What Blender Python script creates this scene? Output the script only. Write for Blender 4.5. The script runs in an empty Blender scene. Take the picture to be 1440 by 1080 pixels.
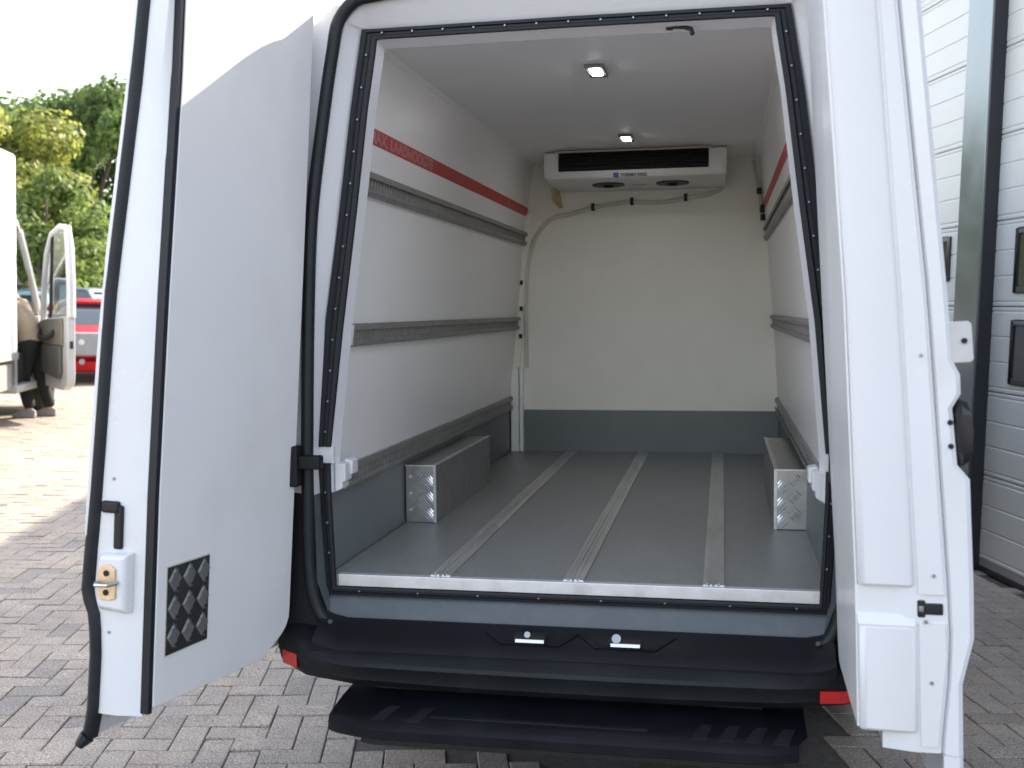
import bpy, bmesh, math, random
import numpy as np
from mathutils import Matrix, Vector

random.seed(7)
S = bpy.context.scene
COL = S.collection
R = math.radians

# ---------------------------------------------------------------- camera, sky, sun, exposure
cam = bpy.data.cameras.new('camera')
cam.sensor_fit = 'HORIZONTAL'; cam.sensor_width = 36.0; cam.lens = 36.0 * 1539.6 / 1440.0
cam.clip_start = 0.05; cam.clip_end = 2000.0
cam.dof.use_dof = True; cam.dof.focus_distance = 3.9; cam.dof.aperture_fstop = 4.0
camo = bpy.data.objects.new('camera', cam); COL.objects.link(camo)
camo.matrix_world = Matrix(((0.981848, -0.035385, 0.186338, 0.38997), (0.188372, 0.067294, -0.979789, -3.1196),
                            (0.02213, 0.997106, 0.072738, 1.55601), (0, 0, 0, 1)))
S.camera = camo
SUN_EL, SUN_AZ = 33.4, 30.0
w = bpy.data.worlds.new('World'); S.world = w; w.use_nodes = True
nt = w.node_tree
sky = nt.nodes.new('ShaderNodeTexSky'); sky.sky_type = 'NISHITA'; sky.sun_disc = False
sky.sun_elevation = R(SUN_EL); sky.sun_rotation = R(SUN_AZ)
sky.air_density = 1.3; sky.dust_density = 2.5; sky.ozone_density = 1.2
nt.nodes['Background'].inputs[1].default_value = 0.15
hs_ = nt.nodes.new('ShaderNodeHueSaturation'); hs_.inputs['Saturation'].default_value = 0.6; hs_.inputs['Hue'].default_value = 0.513
nt.links.new(sky.outputs[0], hs_.inputs['Color']); nt.links.new(hs_.outputs[0], nt.nodes['Background'].inputs[0])
sun = bpy.data.lights.new('sun', 'SUN'); sun.energy = 3.0; sun.angle = R(0.5); sun.color = (1.0, 0.88, 0.71)
suno = bpy.data.objects.new('sun', sun); COL.objects.link(suno)
to_sun = Vector((math.sin(R(SUN_AZ)) * math.cos(R(SUN_EL)), math.cos(R(SUN_AZ)) * math.cos(R(SUN_EL)), math.sin(R(SUN_EL))))
suno.rotation_euler = to_sun.to_track_quat('Z', 'Y').to_euler()
suno.location = to_sun * 60
S.view_settings.view_transform = 'Standard'; S.view_settings.look = 'None'
S.view_settings.gamma = 1.0; S.view_settings.use_curve_mapping = False
S.view_settings.exposure = 2.12
S.render.engine = 'CYCLES'
cy = S.cycles
cy.max_bounces = 12; cy.diffuse_bounces = 8; cy.glossy_bounces = 5; cy.transmission_bounces = 8; cy.transparent_max_bounces = 8
cy.sample_clamp_indirect = 8.0
cy.use_denoising = True
cy.caustics_reflective = False; cy.caustics_refractive = False

# ---------------------------------------------------------------- materials
def mat(name, col, rough=0.5, metal=0.0, var=0.08, scale=6.0, bump=0.0, bscale=60.0, spec=0.5, coat=0.0, dirt=None, dscale=2.0, damt=0.3, stretch=None):
    m = bpy.data.materials.new(name); m.use_nodes = True
    n = m.node_tree; b = n.nodes['Principled BSDF']
    b.inputs['Roughness'].default_value = rough; b.inputs['Metallic'].default_value = metal
    b.inputs['Specular IOR Level'].default_value = spec
    b.inputs['Coat Weight'].default_value = coat; b.inputs['Coat Roughness'].default_value = 0.06
    tc = n.nodes.new('ShaderNodeTexCoord')
    src = tc.outputs['Object']
    if stretch:
        mp = n.nodes.new('ShaderNodeMapping'); mp.inputs['Scale'].default_value = stretch
        n.links.new(src, mp.inputs[0]); src = mp.outputs[0]
    nz = n.nodes.new('ShaderNodeTexNoise'); nz.inputs['Scale'].default_value = scale; nz.inputs['Detail'].default_value = 6
    n.links.new(src, nz.inputs['Vector'])
    rp = n.nodes.new('ShaderNodeValToRGB')
    lo = [max(0, c * (1 - var)) for c in col]; hi = [min(1, c * (1 + var)) for c in col]
    rp.color_ramp.elements[0].color = (*lo, 1); rp.color_ramp.elements[1].color = (*hi, 1)
    rp.color_ramp.elements[0].position = 0.3; rp.color_ramp.elements[1].position = 0.7
    n.links.new(nz.outputs['Fac'], rp.inputs[0])
    out = rp.outputs[0]
    if dirt:
        n2 = n.nodes.new('ShaderNodeTexNoise'); n2.inputs['Scale'].default_value = dscale; n2.inputs['Detail'].default_value = 9
        n2.inputs['Roughness'].default_value = 0.65
        n.links.new(src, n2.inputs['Vector'])
        r2 = n.nodes.new('ShaderNodeValToRGB'); r2.color_ramp.elements[0].position = 0.5; r2.color_ramp.elements[1].position = 0.75
        r2.color_ramp.elements[0].color = (0, 0, 0, 1); r2.color_ramp.elements[1].color = (damt, damt, damt, 1)
        n.links.new(n2.outputs['Fac'], r2.inputs[0])
        mx = n.nodes.new('ShaderNodeMix'); mx.data_type = 'RGBA'
        n.links.new(r2.outputs[0], mx.inputs['Factor']); n.links.new(out, mx.inputs[6]); mx.inputs[7].default_value = (*dirt, 1)
        out = mx.outputs[2]
    n.links.new(out, b.inputs['Base Color'])
    rr = n.nodes.new('ShaderNodeMapRange'); rr.inputs['To Min'].default_value = max(0, rough - 0.08); rr.inputs['To Max'].default_value = min(1, rough + 0.08)
    n.links.new(nz.outputs['Fac'], rr.inputs['Value']); n.links.new(rr.outputs[0], b.inputs['Roughness'])
    if bump > 0:
        nb = n.nodes.new('ShaderNodeTexNoise'); nb.inputs['Scale'].default_value = bscale; nb.inputs['Detail'].default_value = 4
        n.links.new(src, nb.inputs['Vector'])
        bp = n.nodes.new('ShaderNodeBump'); bp.inputs['Strength'].default_value = bump; bp.inputs['Distance'].default_value = 0.004
        n.links.new(nb.outputs['Fac'], bp.inputs['Height']); n.links.new(bp.outputs[0], b.inputs['Normal'])
    return m

def emit(name, col, s):
    m = bpy.data.materials.new(name); m.use_nodes = True
    b = m.node_tree.nodes['Principled BSDF']; b.inputs['Base Color'].default_value = (0.8, 0.8, 0.8, 1)
    b.inputs['Emission Color'].default_value = (*col, 1); b.inputs['Emission Strength'].default_value = s
    return m

def glass(name, tint=(0.8, 0.9, 0.9), alpha=0.35):
    m = bpy.data.materials.new(name); m.use_nodes = True
    n = m.node_tree; out = n.nodes['Material Output']; n.nodes.remove(n.nodes['Principled BSDF'])
    t = n.nodes.new('ShaderNodeBsdfTransparent'); t.inputs[0].default_value = (*tint, 1)
    g = n.nodes.new('ShaderNodeBsdfGlossy'); g.inputs['Roughness'].default_value = 0.03
    mx = n.nodes.new('ShaderNodeMixShader'); fr = n.nodes.new('ShaderNodeFresnel'); fr.inputs[0].default_value = 1.5
    ad = n.nodes.new('ShaderNodeMath'); ad.operation = 'ADD'; ad.inputs[1].default_value = alpha * 0.2
    n.links.new(fr.outputs[0], ad.inputs[0]); n.links.new(ad.outputs[0], mx.inputs[0])
    n.links.new(t.outputs[0], mx.inputs[1]); n.links.new(g.outputs[0], mx.inputs[2]); n.links.new(mx.outputs[0], out.inputs[0])
    return m

M = {}
M['paint'] = mat('white_van_paint', (0.67, 0.675, 0.69), 0.28, var=0.02, scale=3, coat=0.4, dirt=(0.55, 0.5, 0.42), dscale=5, damt=0.22)
M['grp'] = mat('white_door_moulding', (0.67, 0.67, 0.685), 0.35, var=0.02, scale=2.5, dirt=(0.62, 0.56, 0.48), dscale=3.5, damt=0.25)
M['liner'] = mat('white_liner', (0.87, 0.865, 0.85), 0.32, var=0.02, scale=3, bump=0.05, bscale=35, dirt=(0.6, 0.58, 0.54), dscale=3, damt=0.18)
M['doorliner'] = mat('pale_door_liner', (0.76, 0.76, 0.765), 0.30, var=0.03, scale=1.5, bump=0.05, bscale=14, dirt=(0.58, 0.56, 0.53), dscale=2.5, damt=0.35)
M['ceil'] = mat('ceiling_liner', (0.88, 0.875, 0.865), 0.62, var=0.02, scale=3, bump=0.04)
M['bulk'] = mat('cream_bulkhead_liner', (0.86, 0.845, 0.775), 0.4, var=0.03, scale=2.5, bump=0.08, bscale=18, dirt=(0.62, 0.6, 0.5), dscale=2, damt=0.2)
M['kick'] = mat('grey_kick_coating', (0.15, 0.17, 0.18), 0.42, var=0.10, scale=4, bump=0.1, bscale=120, dirt=(0.16, 0.17, 0.18), dscale=5, damt=0.25)
M['floor'] = mat('grey_floor_coating', (0.225, 0.232, 0.222), 0.36, var=0.16, scale=90, bump=0.3, bscale=200, dirt=(0.34, 0.34, 0.32), dscale=4, damt=0.5, stretch=(1.0, 0.4, 1.0))
M['sill'] = mat('grey_sill_paint', (0.085, 0.097, 0.103), 0.4, var=0.06, scale=6, dirt=(0.2, 0.2, 0.19), dscale=14, damt=0.25)
M['alu'] = mat('aluminium', (0.68, 0.68, 0.67), 0.38, 0.85, var=0.12, scale=14, stretch=(1, .2, 1), dirt=(0.25, 0.23, 0.2), dscale=8, damt=0.35)
M['alubright'] = mat('bright_aluminium', (0.72, 0.72, 0.73), 0.4, 0.6, var=0.06, scale=20, dirt=(0.35, 0.33, 0.3), dscale=12, damt=0.3)
M['rail'] = mat('rail_aluminium', (0.31, 0.305, 0.295), 0.48, 0.5, var=0.12, scale=20, dirt=(0.16, 0.15, 0.14), dscale=12, damt=0.4)
M['teeth'] = mat('rail_teeth_metal', (0.33, 0.32, 0.30), 0.5, 0.4, var=0.1)
M['treadlit'] = mat('lit_tread_bar_metal', (0.78, 0.78, 0.78), 0.34, 0.95, var=0.06)  # brighter copy of the tread metal, daylight on the front bars put into colour
M['tread'] = mat('tread_plate_aluminium', (0.45, 0.45, 0.445), 0.36, 0.85, var=0.1, scale=16, dirt=(0.22, 0.2, 0.18), dscale=10, damt=0.35)
M['treaddk'] = mat('dark_tread_plate', (0.045, 0.047, 0.05), 0.4, 0.4, var=0.15, scale=12)
M['treadmid'] = mat('worn_tread_diamond', (0.17, 0.17, 0.17), 0.4, 0.3, var=0.15, scale=30)
M['rubber'] = mat('black_rubber', (0.010, 0.012, 0.016), 0.5, spec=.35, var=0.2, scale=10, dirt=(0.03, 0.03, 0.034), dscale=12, damt=0.4)
M['gasket'] = mat('black_gasket', (0.010, 0.011, 0.016), 0.5, spec=.35, var=0.2, scale=10)
M['plastic'] = mat('black_bumper_plastic', (0.008, 0.009, 0.011), 0.5, spec=.25, var=0.12, scale=7, bump=0.2, bscale=300, dirt=(0.03, 0.03, 0.032), dscale=6, damt=0.35)
M['gloss'] = mat('black_gloss_paint', (0.006, 0.0065, 0.009), 0.36, var=0.2, scale=6, spec=0.2, dirt=(0.02, 0.02, 0.024), dscale=7, damt=0.35)
M['steel'] = mat('zinc_steel', (0.5, 0.49, 0.47), 0.3, 0.9, var=0.08, scale=30)
M['zinc'] = mat('yellow_zinc_steel', (0.72, 0.55, 0.36), 0.4, 0.6, var=0.12, scale=40)
M['screw'] = mat('screw_steel', (0.30, 0.31, 0.31), 0.4, 0.8, var=0.1)
M['rust'] = mat('rust', (0.16, 0.055, 0.022), 0.8, var=0.4, scale=30, bump=0.5, bscale=90)
M['redlens'] = mat('red_reflector', (0.55, 0.012, 0.012), 0.15, var=0.05, spec=0.7)
M['redtape'] = mat('red_tape', (0.48, 0.022, 0.020), 0.4, var=0.08)
M['print'] = mat('pale_print', (0.44, 0.20, 0.20), 0.5, var=0.12, scale=30)
M['unit'] = mat('white_unit_cover', (0.74, 0.74, 0.71), 0.38, var=0.02, bump=0.03)
M['slat'] = mat('dark_slat', (0.02, 0.02, 0.021), 0.5)
M['dark'] = mat('dark_void', (0.008, 0.008, 0.008), 0.8)
M['ink'] = mat('navy_ink', (0.02, 0.02, 0.035), 0.5)
M['blueink'] = mat('blue_ink', (0.03, 0.10, 0.32), 0.5)
M['hose'] = mat('pale_hose', (0.62, 0.60, 0.54), 0.45, var=0.06, scale=10)
M['foam'] = mat('yellowed_sealant', (0.60, 0.47, 0.24), 0.8, var=0.2, scale=25, bump=0.6, bscale=60)
M['blackgloss'] = mat('black_chrome', (0.03, 0.032, 0.036), 0.14, 0.6, var=0.1)
M['oldplate'] = mat('worn_grey_plate', (0.50, 0.49, 0.48), 0.5, var=0.08, scale=20, dirt=(0.3, 0.27, 0.25), dscale=14, damt=0.4)
M['lampcase'] = mat('lamp_case', (0.24, 0.23, 0.22), 0.5)
M['led'] = emit('led_lens', (1.0, 0.95, 0.95), 16.0)
M['tyre'] = mat('tyre', (0.02, 0.02, 0.02), 0.8, var=0.2)
M['rim'] = mat('wheel_rim', (0.5, 0.5, 0.5), 0.35, 0.8)

# ---------------------------------------------------------------- mesh helpers
class MB:
    def __init__(self): self.v = []; self.f = []; self.mi = []
    def add(self, vs, fs, mi=0):
        o = len(self.v); self.v += [tuple(map(float, p)) for p in vs]
        self.f += [tuple(i + o for i in f) for f in fs]; self.mi += [mi] * len(fs); return self
    def box(self, x0, x1, y0, y1, z0, z1, mi=0):
        vs = [(x0, y0, z0), (x1, y0, z0), (x1, y1, z0), (x0, y1, z0), (x0, y0, z1), (x1, y0, z1), (x1, y1, z1), (x0, y1, z1)]
        return self.add(vs, [(3, 2, 1, 0), (4, 5, 6, 7), (0, 1, 5, 4), (1, 2, 6, 5), (2, 3, 7, 6), (3, 0, 4, 7)], mi)
    def hexa(self, p, mi=0):           # 8 points, same order as box
        return self.add(p, [(3, 2, 1, 0), (4, 5, 6, 7), (0, 1, 5, 4), (1, 2, 6, 5), (2, 3, 7, 6), (3, 0, 4, 7)], mi)
    def loft(self, rings, closed=True, caps=True, mi=0):
        n = len(rings[0]); vs = [p for r in rings for p in r]; fs = []
        for i in range(len(rings) - 1):
            for j in range(n if closed else n - 1):
                k = (j + 1) % n
                fs.append((i * n + j, i * n + k, (i + 1) * n + k, (i + 1) * n + j))
        if caps and closed:
            fs.append(tuple(range(n - 1, -1, -1))); b = (len(rings) - 1) * n; fs.append(tuple(range(b, b + n)))
        return self.add(vs, fs, mi)
    def prism_x(self, prof, x0, x1, mi=0):   # prof: (y, z)
        return self.loft([[(x0, a, b) for a, b in prof], [(x1, a, b) for a, b in prof]], mi=mi)
    def prism_y(self, prof, y0, y1, mi=0):   # prof: (x, z)
        return self.loft([[(a, y0, b) for a, b in prof], [(a, y1, b) for a, b in prof]], mi=mi)
    def prism_z(self, prof, z0, z1, mi=0):   # prof: (x, y)
        return self.loft([[(a, b, z0) for a, b in prof], [(a, b, z1) for a, b in prof]], mi=mi)
    def tube(self, path, r, n=8, closed=False, mi=0):
        P = [Vector(p) for p in path]; rings = []; up = None; L = len(P)
        for i, p in enumerate(P):
            if closed: t = (P[(i + 1) % L] - P[i - 1])
            else: t = P[min(i + 1, L - 1)] - P[max(i - 1, 0)]
            t.normalize()
            if up is None:
                up = Vector((0, 0, 1)) if abs(t.z) < 0.9 else Vector((1, 0, 0))
            a = t.cross(up); a.normalize(); b = a.cross(t); b.normalize(); up = b
            rr = r[i] if isinstance(r, (list, tuple)) else r
            rings.append([tuple(p + rr * (math.cos(2 * math.pi * k / n) * a + math.sin(2 * math.pi * k / n) * b)) for k in range(n)])
        if closed: rings.append(rings[0])
        return self.loft(rings, caps=not closed, mi=mi)
    def disc(self, c, axis, r, h, n=16, mi=0):
        c = Vector(c); ax = Vector(axis).normalized()
        return self.tube([c - ax * h / 2, c + ax * h / 2], r, n, mi=mi)
    def build(self, name, mats, parent=None, bevel=0.0, smooth=False, seg=2, angle=35):
        me = bpy.data.meshes.new(name); me.from_pydata(self.v, [], self.f); me.validate()
        bm = bmesh.new(); bm.from_mesh(me); bmesh.ops.remove_doubles(bm, verts=bm.verts, dist=1e-5)
        bmesh.ops.recalc_face_normals(bm, faces=bm.faces)
        if smooth:
            for f in bm.faces: f.smooth = True
            for e in bm.edges:
                if len(e.link_faces) == 2 and e.calc_face_angle(0) > R(angle): e.smooth = False
        bm.to_mesh(me); bm.free()
        if not isinstance(mats, (list, tuple)): mats = [mats]
        for m in mats: me.materials.append(m)
        if len(mats) > 1 and len(me.polygons) == len(self.mi):
            me.polygons.foreach_set('material_index', self.mi)
        o = bpy.data.objects.new(name, me); COL.objects.link(o)
        if parent: o.parent = parent
        if bevel > 0:
            md = o.modifiers.new('bevel', 'BEVEL'); md.width = bevel; md.segments = seg; md.limit_method = 'ANGLE'; md.angle_limit = R(40)
            md.harden_normals = False
            for p in me.polygons: p.use_smooth = True
            bm = bmesh.new(); bm.from_mesh(me)
            for e in bm.edges:
                if len(e.link_faces) == 2 and e.calc_face_angle(0) > R(75): e.smooth = True
            bm.to_mesh(me); bm.free()
            md2 = o.modifiers.new('wn', 'WEIGHTED_NORMAL'); md2.keep_sharp = True
        return o

def tag(o, label=None, cat=None, group=None, kind=None):
    if label: o['label'] = label
    if cat: o['category'] = cat
    if group: o['group'] = group
    if kind: o['kind'] = kind
    return o
def empty(name, loc=(0, 0, 0), rz=0.0):
    o = bpy.data.objects.new(name, None); COL.objects.link(o); o.location = loc; o.rotation_euler = (0, 0, rz)
    o.empty_display_size = 0.2; return o
def text_mesh(name, body, size, m, parent, mw, bold=0.0, sx=1.0):
    c = bpy.data.curves.new(name, 'FONT'); c.body = body; c.size = size; c.align_x = 'LEFT'; c.offset = bold; c.extrude = 0.0006
    t = bpy.data.objects.new(name + '_curve', c); COL.objects.link(t)
    dg = bpy.context.evaluated_depsgraph_get()
    me = bpy.data.meshes.new_from_object(t.evaluated_get(dg)); bpy.data.objects.remove(t)
    for v in me.vertices: v.co.x *= sx
    me.transform(mw); me.materials.clear(); me.materials.append(m)
    o = bpy.data.objects.new(name, me); COL.objects.link(o); o.parent = parent; o['kind'] = 'stuff'; return o
def interp(x, xs, ys): return float(np.interp(x, xs, ys))
def copy_of(o, parent):
    c = o.copy(); COL.objects.link(c); c.parent = parent; return c

# ================================================================= GROUND
FA = Vector((-0.25386, 0.96724, 0)); FN = Vector((-0.96724, -0.25386, 0))   # along the facade (away), out of the facade
FQ = Vector((1.961, 4.01, 0))
def cam_px(p):
    d = Vector(p) - camo.location; m = camo.matrix_world
    x = d.dot(m.col[0].to_3d()); y = d.dot(m.col[1].to_3d()); z = -d.dot(m.col[2].to_3d())
    return (720 + 1539.6 * x / z, 540 - 1539.6 * y / z, z)

def paving_material(name, base):
    m = mat(name, base, 0.85, var=0.12, scale=9, bump=0.0)
    n = m.node_tree; b = n.nodes['Principled BSDF']
    old = b.inputs['Base Color'].links[0].from_socket
    at = n.nodes.new('ShaderNodeAttribute'); at.attribute_name = 'tint'
    geo = n.nodes.new('ShaderNodeNewGeometry')
    sp = n.nodes.new('ShaderNodeTexNoise'); sp.inputs['Scale'].default_value = 150; sp.inputs['Detail'].default_value = 3
    n.links.new(geo.outputs['Position'], sp.inputs['Vector'])
    rp = n.nodes.new('ShaderNodeValToRGB')
    e = rp.color_ramp.elements; e[0].position = 0.32; e[0].color = (0.55, 0.53, 0.51, 1); e[1].position = 0.70; e[1].color = (1.65, 1.62, 1.58, 1)
    n.links.new(sp.outputs['Fac'], rp.inputs[0])
    st = n.nodes.new('ShaderNodeTexNoise'); st.inputs['Scale'].default_value = 1.3; st.inputs['Detail'].default_value = 7
    n.links.new(geo.outputs['Position'], st.inputs['Vector'])
    rs = n.nodes.new('ShaderNodeValToRGB'); e = rs.color_ramp.elements
    e[0].position = 0.3; e[0].color = (0.78, 0.78, 0.80, 1); e[1].position = 0.7; e[1].color = (1.12, 1.09, 1.05, 1)
    n.links.new(st.outputs['Fac'], rs.inputs[0])
    cur = old
    for s in (at.outputs['Color'], rp.outputs[0], rs.outputs[0]):
        mx = n.nodes.new('ShaderNodeMix'); mx.data_type = 'RGBA'; mx.blend_type = 'MULTIPLY'; mx.inputs['Factor'].default_value = 1
        n.links.new(cur, mx.inputs[6]); n.links.new(s, mx.inputs[7]); cur = mx.outputs[2]
    n.links.new(cur, b.inputs['Base Color'])
    bp = n.nodes.new('ShaderNodeBump'); bp.inputs['Strength'].default_value = 0.5; bp.inputs['Distance'].default_value = 0.003
    n.links.new(sp.outputs['Fac'], bp.inputs['Height']); n.links.new(bp.outputs[0], b.inputs['Normal'])
    return m
M['brick'] = paving_material('concrete_paver', (0.262, 0.235, 0.205))

# far yard: one sheet to the horizon with a brick pattern in the colour only
def yard_material():
    m = bpy.data.materials.new('yard_paving'); m.use_nodes = True
    n = m.node_tree; b = n.nodes['Principled BSDF']; b.inputs['Roughness'].default_value = 0.88
    geo = n.nodes.new('ShaderNodeNewGeometry'); mp = n.nodes.new('ShaderNodeMapping')
    mp.inputs['Rotation'].default_value = (0, 0, -math.atan2(FA.y, FA.x))
    n.links.new(geo.outputs['Position'], mp.inputs[0])
    br = n.nodes.new('ShaderNodeTexBrick'); br.inputs['Scale'].default_value = 1.0
    br.inputs['Brick Width'].default_value = 0.212; br.inputs['Row Height'].default_value = 0.106; br.inputs['Mortar Size'].default_value = 0.004
    br.inputs['Color1'].default_value = (0.29, 0.25, 0.225, 1); br.inputs['Color2'].default_value = (0.245, 0.212, 0.195, 1); br.inputs['Mortar'].default_value = (0.12, 0.105, 0.092, 1)
    n.links.new(mp.outputs[0], br.inputs['Vector'])
    nz = n.nodes.new('ShaderNodeTexNoise'); nz.inputs['Scale'].default_value = 0.6; nz.inputs['Detail'].default_value = 8
    n.links.new(geo.outputs['Position'], nz.inputs['Vector'])
    rs = n.nodes.new('ShaderNodeValToRGB'); e = rs.color_ramp.elements
    e[0].position = 0.3; e[0].color = (0.78, 0.78, 0.78, 1); e[1].position = 0.7; e[1].color = (1.12, 1.1, 1.06, 1)
    n.links.new(nz.outputs['Fac'], rs.inputs[0])
    mx = n.nodes.new('ShaderNodeMix'); mx.data_type = 'RGBA'; mx.blend_type = 'MULTIPLY'; mx.inputs['Factor'].default_value = 1
    n.links.new(br.outputs['Color'], mx.inputs[6]); n.links.new(rs.outputs[0], mx.inputs[7]); n.links.new(mx.outputs[2], b.inputs['Base Color'])
    return m
g = MB(); g.add([(-600, -600, -0.014), (600, -600, -0.014), (600, 900, -0.014), (-600, 900, -0.014)], [(0, 1, 2, 3)])
yard = tag(g.build('yard_ground', yard_material()), kind='structure')
sandm = mat('joint_sand', (0.085, 0.075, 0.066), 0.95, var=0.3, scale=40)
g = MB()
def fpt(a, b, z): p = FQ + FA * a - FN * (-b); return (p.x, p.y, z)   # a along, b out of the facade
g.add([fpt(-9, 0.0, -0.010), fpt(14, 0.0, -0.010), fpt(14, 13.5, -0.010), fpt(-9, 13.5, -0.010)], [(0, 1, 2, 3)])
sand = tag(g.build('paved_yard', sandm), kind='structure')

def brick_verts(w, l, rnd):
    gp = 0.0021; c = 0.0032; h = rnd.uniform(-0.0025, 0.0025); tx = rnd.uniform(-0.002, 0.002); ty = rnd.uniform(-0.002, 0.002)
    x, y = w / 2 - gp, l / 2 - gp; X, Y = x - c, y - c
    v = [(-x, -y, -0.03), (x, -y, -0.03), (x, y, -0.03), (-x, y, -0.03)]
    v += [(sx, sy, h - c + tx * sx / x + ty * sy / y) for sx, sy in ((-x, -y), (x, -y), (x, y), (-x, y))]
    v += [(sx, sy, h + tx * sx / x + ty * sy / y) for sx, sy in ((-X, -Y), (X, -Y), (X, Y), (-X, Y))]
    f = []
    for a in (0, 4):
        for i in range(4): j = (i + 1) % 4; f.append((a + i, a + j, a + j + 4, a + i + 4))
    f.append((8, 9, 10, 11)); return v, f
def brick_tint(rnd):
    k = rnd.random(); s = rnd.uniform(0.92, 1.08)
    if k < 0.03: return (0.78 * s, 0.80 * s, 0.83 * s)
    if k < 0.3: return (1.03 * s, 0.99 * s, 0.95 * s)
    return (s, s * 0.99, s * 0.98)
rb = random.Random(3); U = 0.1065
bricks = []
for i in range(-84, 131):
    for j in range(0, 126):
        k = (i - j) % 4
        if k == 0: a, b_, vert = (i + 1.0) * U, (j + 0.5) * U, False        # long along the facade
        elif k == 2: a, b_, vert = (i + 0.5) * U, (j + 0.0) * U, True       # long across it
        else: continue
        p = FQ + FA * a + FN * (b_ + 0.08)
        px, py, z = cam_px(p)
        if abs(z) < 1e-3: z = 1e-3
        if -0.8 < p.x < 0.85 and 0.45 < p.y < 5.6: continue                 # under the van
        sz = 1539.6 * 0.2 / abs(z)
        seen = 0.5 < z < 16 and 0 <= px <= 1440 and py <= 1080 and ((px < 122) or (px < 205 and py > 1000) or (215 < px < 372 and py > 995 - 0.42 * (px - 215)) or (372 <= px < 520 and py > 972) or (520 <= px < 1100 and py > 1070) or (1130 < px < 1200 and py > 995) or (px > 1362 and py > 800) or (1200 <= px < 1275 and py > 1030))
        bricks.append((seen, sz, p, vert))
bricks.sort(key=lambda t: (not t[0], -t[1]))
vars_ = []
for k in range(14):
    v, f = brick_verts(U, 2 * U, rb); me = bpy.data.meshes.new('brick'); me.from_pydata(v, [], f); me.materials.append(M['brick'])
    ca = me.color_attributes.new('tint', 'FLOAT_COLOR', 'POINT'); t = brick_tint(rb) if k > 0 else (0.78, 0.80, 0.83)
    for d in ca.data: d.color = (*t, 1)
    vars_.append(me)
ang_along = math.atan2(FA.y, FA.x) - math.pi / 2
for seen, sz, p, vert in bricks[:300]:
    o = bpy.data.objects.new('brick', vars_[rb.randrange(14) if rb.random() > 0.5 else rb.randrange(2, 14)]); COL.objects.link(o)
    o.parent = sand; o.location = p; o.rotation_euler = (0, 0, ang_along + (math.pi / 2 if vert else 0) + rb.choice((0, math.pi)) + rb.uniform(-0.012, 0.012))
V = []; Fc = []; T = []
for seen, sz, p, vert in bricks[300:]:
    v, f = brick_verts(U, 2 * U, rb); an = ang_along + (math.pi / 2 if vert else 0) + rb.uniform(-0.012, 0.012); ca_, sa_ = math.cos(an), math.sin(an)
    o0 = len(V); V += [(p.x + x * ca_ - y * sa_, p.y + x * sa_ + y * ca_, z) for x, y, z in v]; Fc += [tuple(q + o0 for q in ff) for ff in f]
    T += [brick_tint(rb)] * len(v)
me = bpy.data.meshes.new('bricks'); me.from_pydata(V, [], Fc); me.materials.append(M['brick'])
ca = me.color_attributes.new('tint', 'FLOAT_COLOR', 'POINT'); ca.data.foreach_set('color', np.array([(*t, 1) for t in T], dtype=np.float32).ravel())
o = bpy.data.objects.new('bricks', me); COL.objects.link(o); o.parent = sand; tag(o, kind='stuff')

# ================================================================= WAREHOUSE
M['facade'] = mat('grey_cladding', (0.30, 0.31, 0.32), 0.5, var=0.05, bump=0.05)
M['gdoor'] = mat('white_garage_panel', (0.57, 0.57, 0.535), 0.36, var=0.02, scale=3, bump=0.04, bscale=40, dirt=(0.45, 0.42, 0.36), dscale=3, damt=0.2)
M['pillar'] = mat('grey_pillar_metal', (0.22, 0.245, 0.25), 0.22, 0.6, var=0.04)
M['blackseal'] = mat('black_door_seal', (0.012, 0.013, 0.018), 0.5)
M['wframe'] = mat('dark_window_frame', (0.02, 0.018, 0.018), 0.5)
M['pane'] = mat('dark_window_pane', (0.05, 0.05, 0.045), 0.08, spec=0.8)
house = empty('warehouse', (FQ.x, FQ.y, 0), math.atan2(-FN.y, -FN.x))
# local frame: x into the building, y along the facade away from the camera
tag(house, 'warehouse with white sectional garage doors and grey pillars beside the van', 'building')
def hb(name, m, *boxes, bevel=0.0, parent=house):
    b = MB()
    for q in boxes: b.box(*q)
    return b.build(name, m, parent, bevel=bevel)
DH = 3.86
hb('wall', M['facade'], (0.05, 12, -6.0, -2.5, 0, DH), (0.05, 12, .302, 3.9, DH, 5.7), (0.05, 12, 3.9, 26, 0, 5.7), (0.4, 12, -2.5, 3.9, -0.02, DH), (0.05, .4, -.15, .05, 0, DH))
b = MB(); b.prism_x([(.30, DH), (.30, 5.66), (-2.0, 9.0), (-6.0, 9.0), (-6.0, DH)], .05, 12); b.build('added_shade_gable', M['facade'], house)  # unseen gable, added and shaped to shade the left door and right-hand paving
hb('lintel', mat('beige_lintel', (0.33, 0.28, 0.20), 0.6), (-0.05, 0.05, -2.5, 3.9, DH - .02, DH + .25))
hb('pillar', M['pillar'], (-0.085, 0.05, -0.078, 0.225, 0, 5.6), bevel=0.004)
hb('pillar_side', M['blackseal'], (-0.083, 0.05, -0.10, -0.0785, 0, 5.6))
hb('base_strip', M['blackseal'], (-0.012, 0.05, -2.5, -0.1, 0, 0.028), (-0.012, 0.05, .226, 3.9, 0, 0.028))
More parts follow.
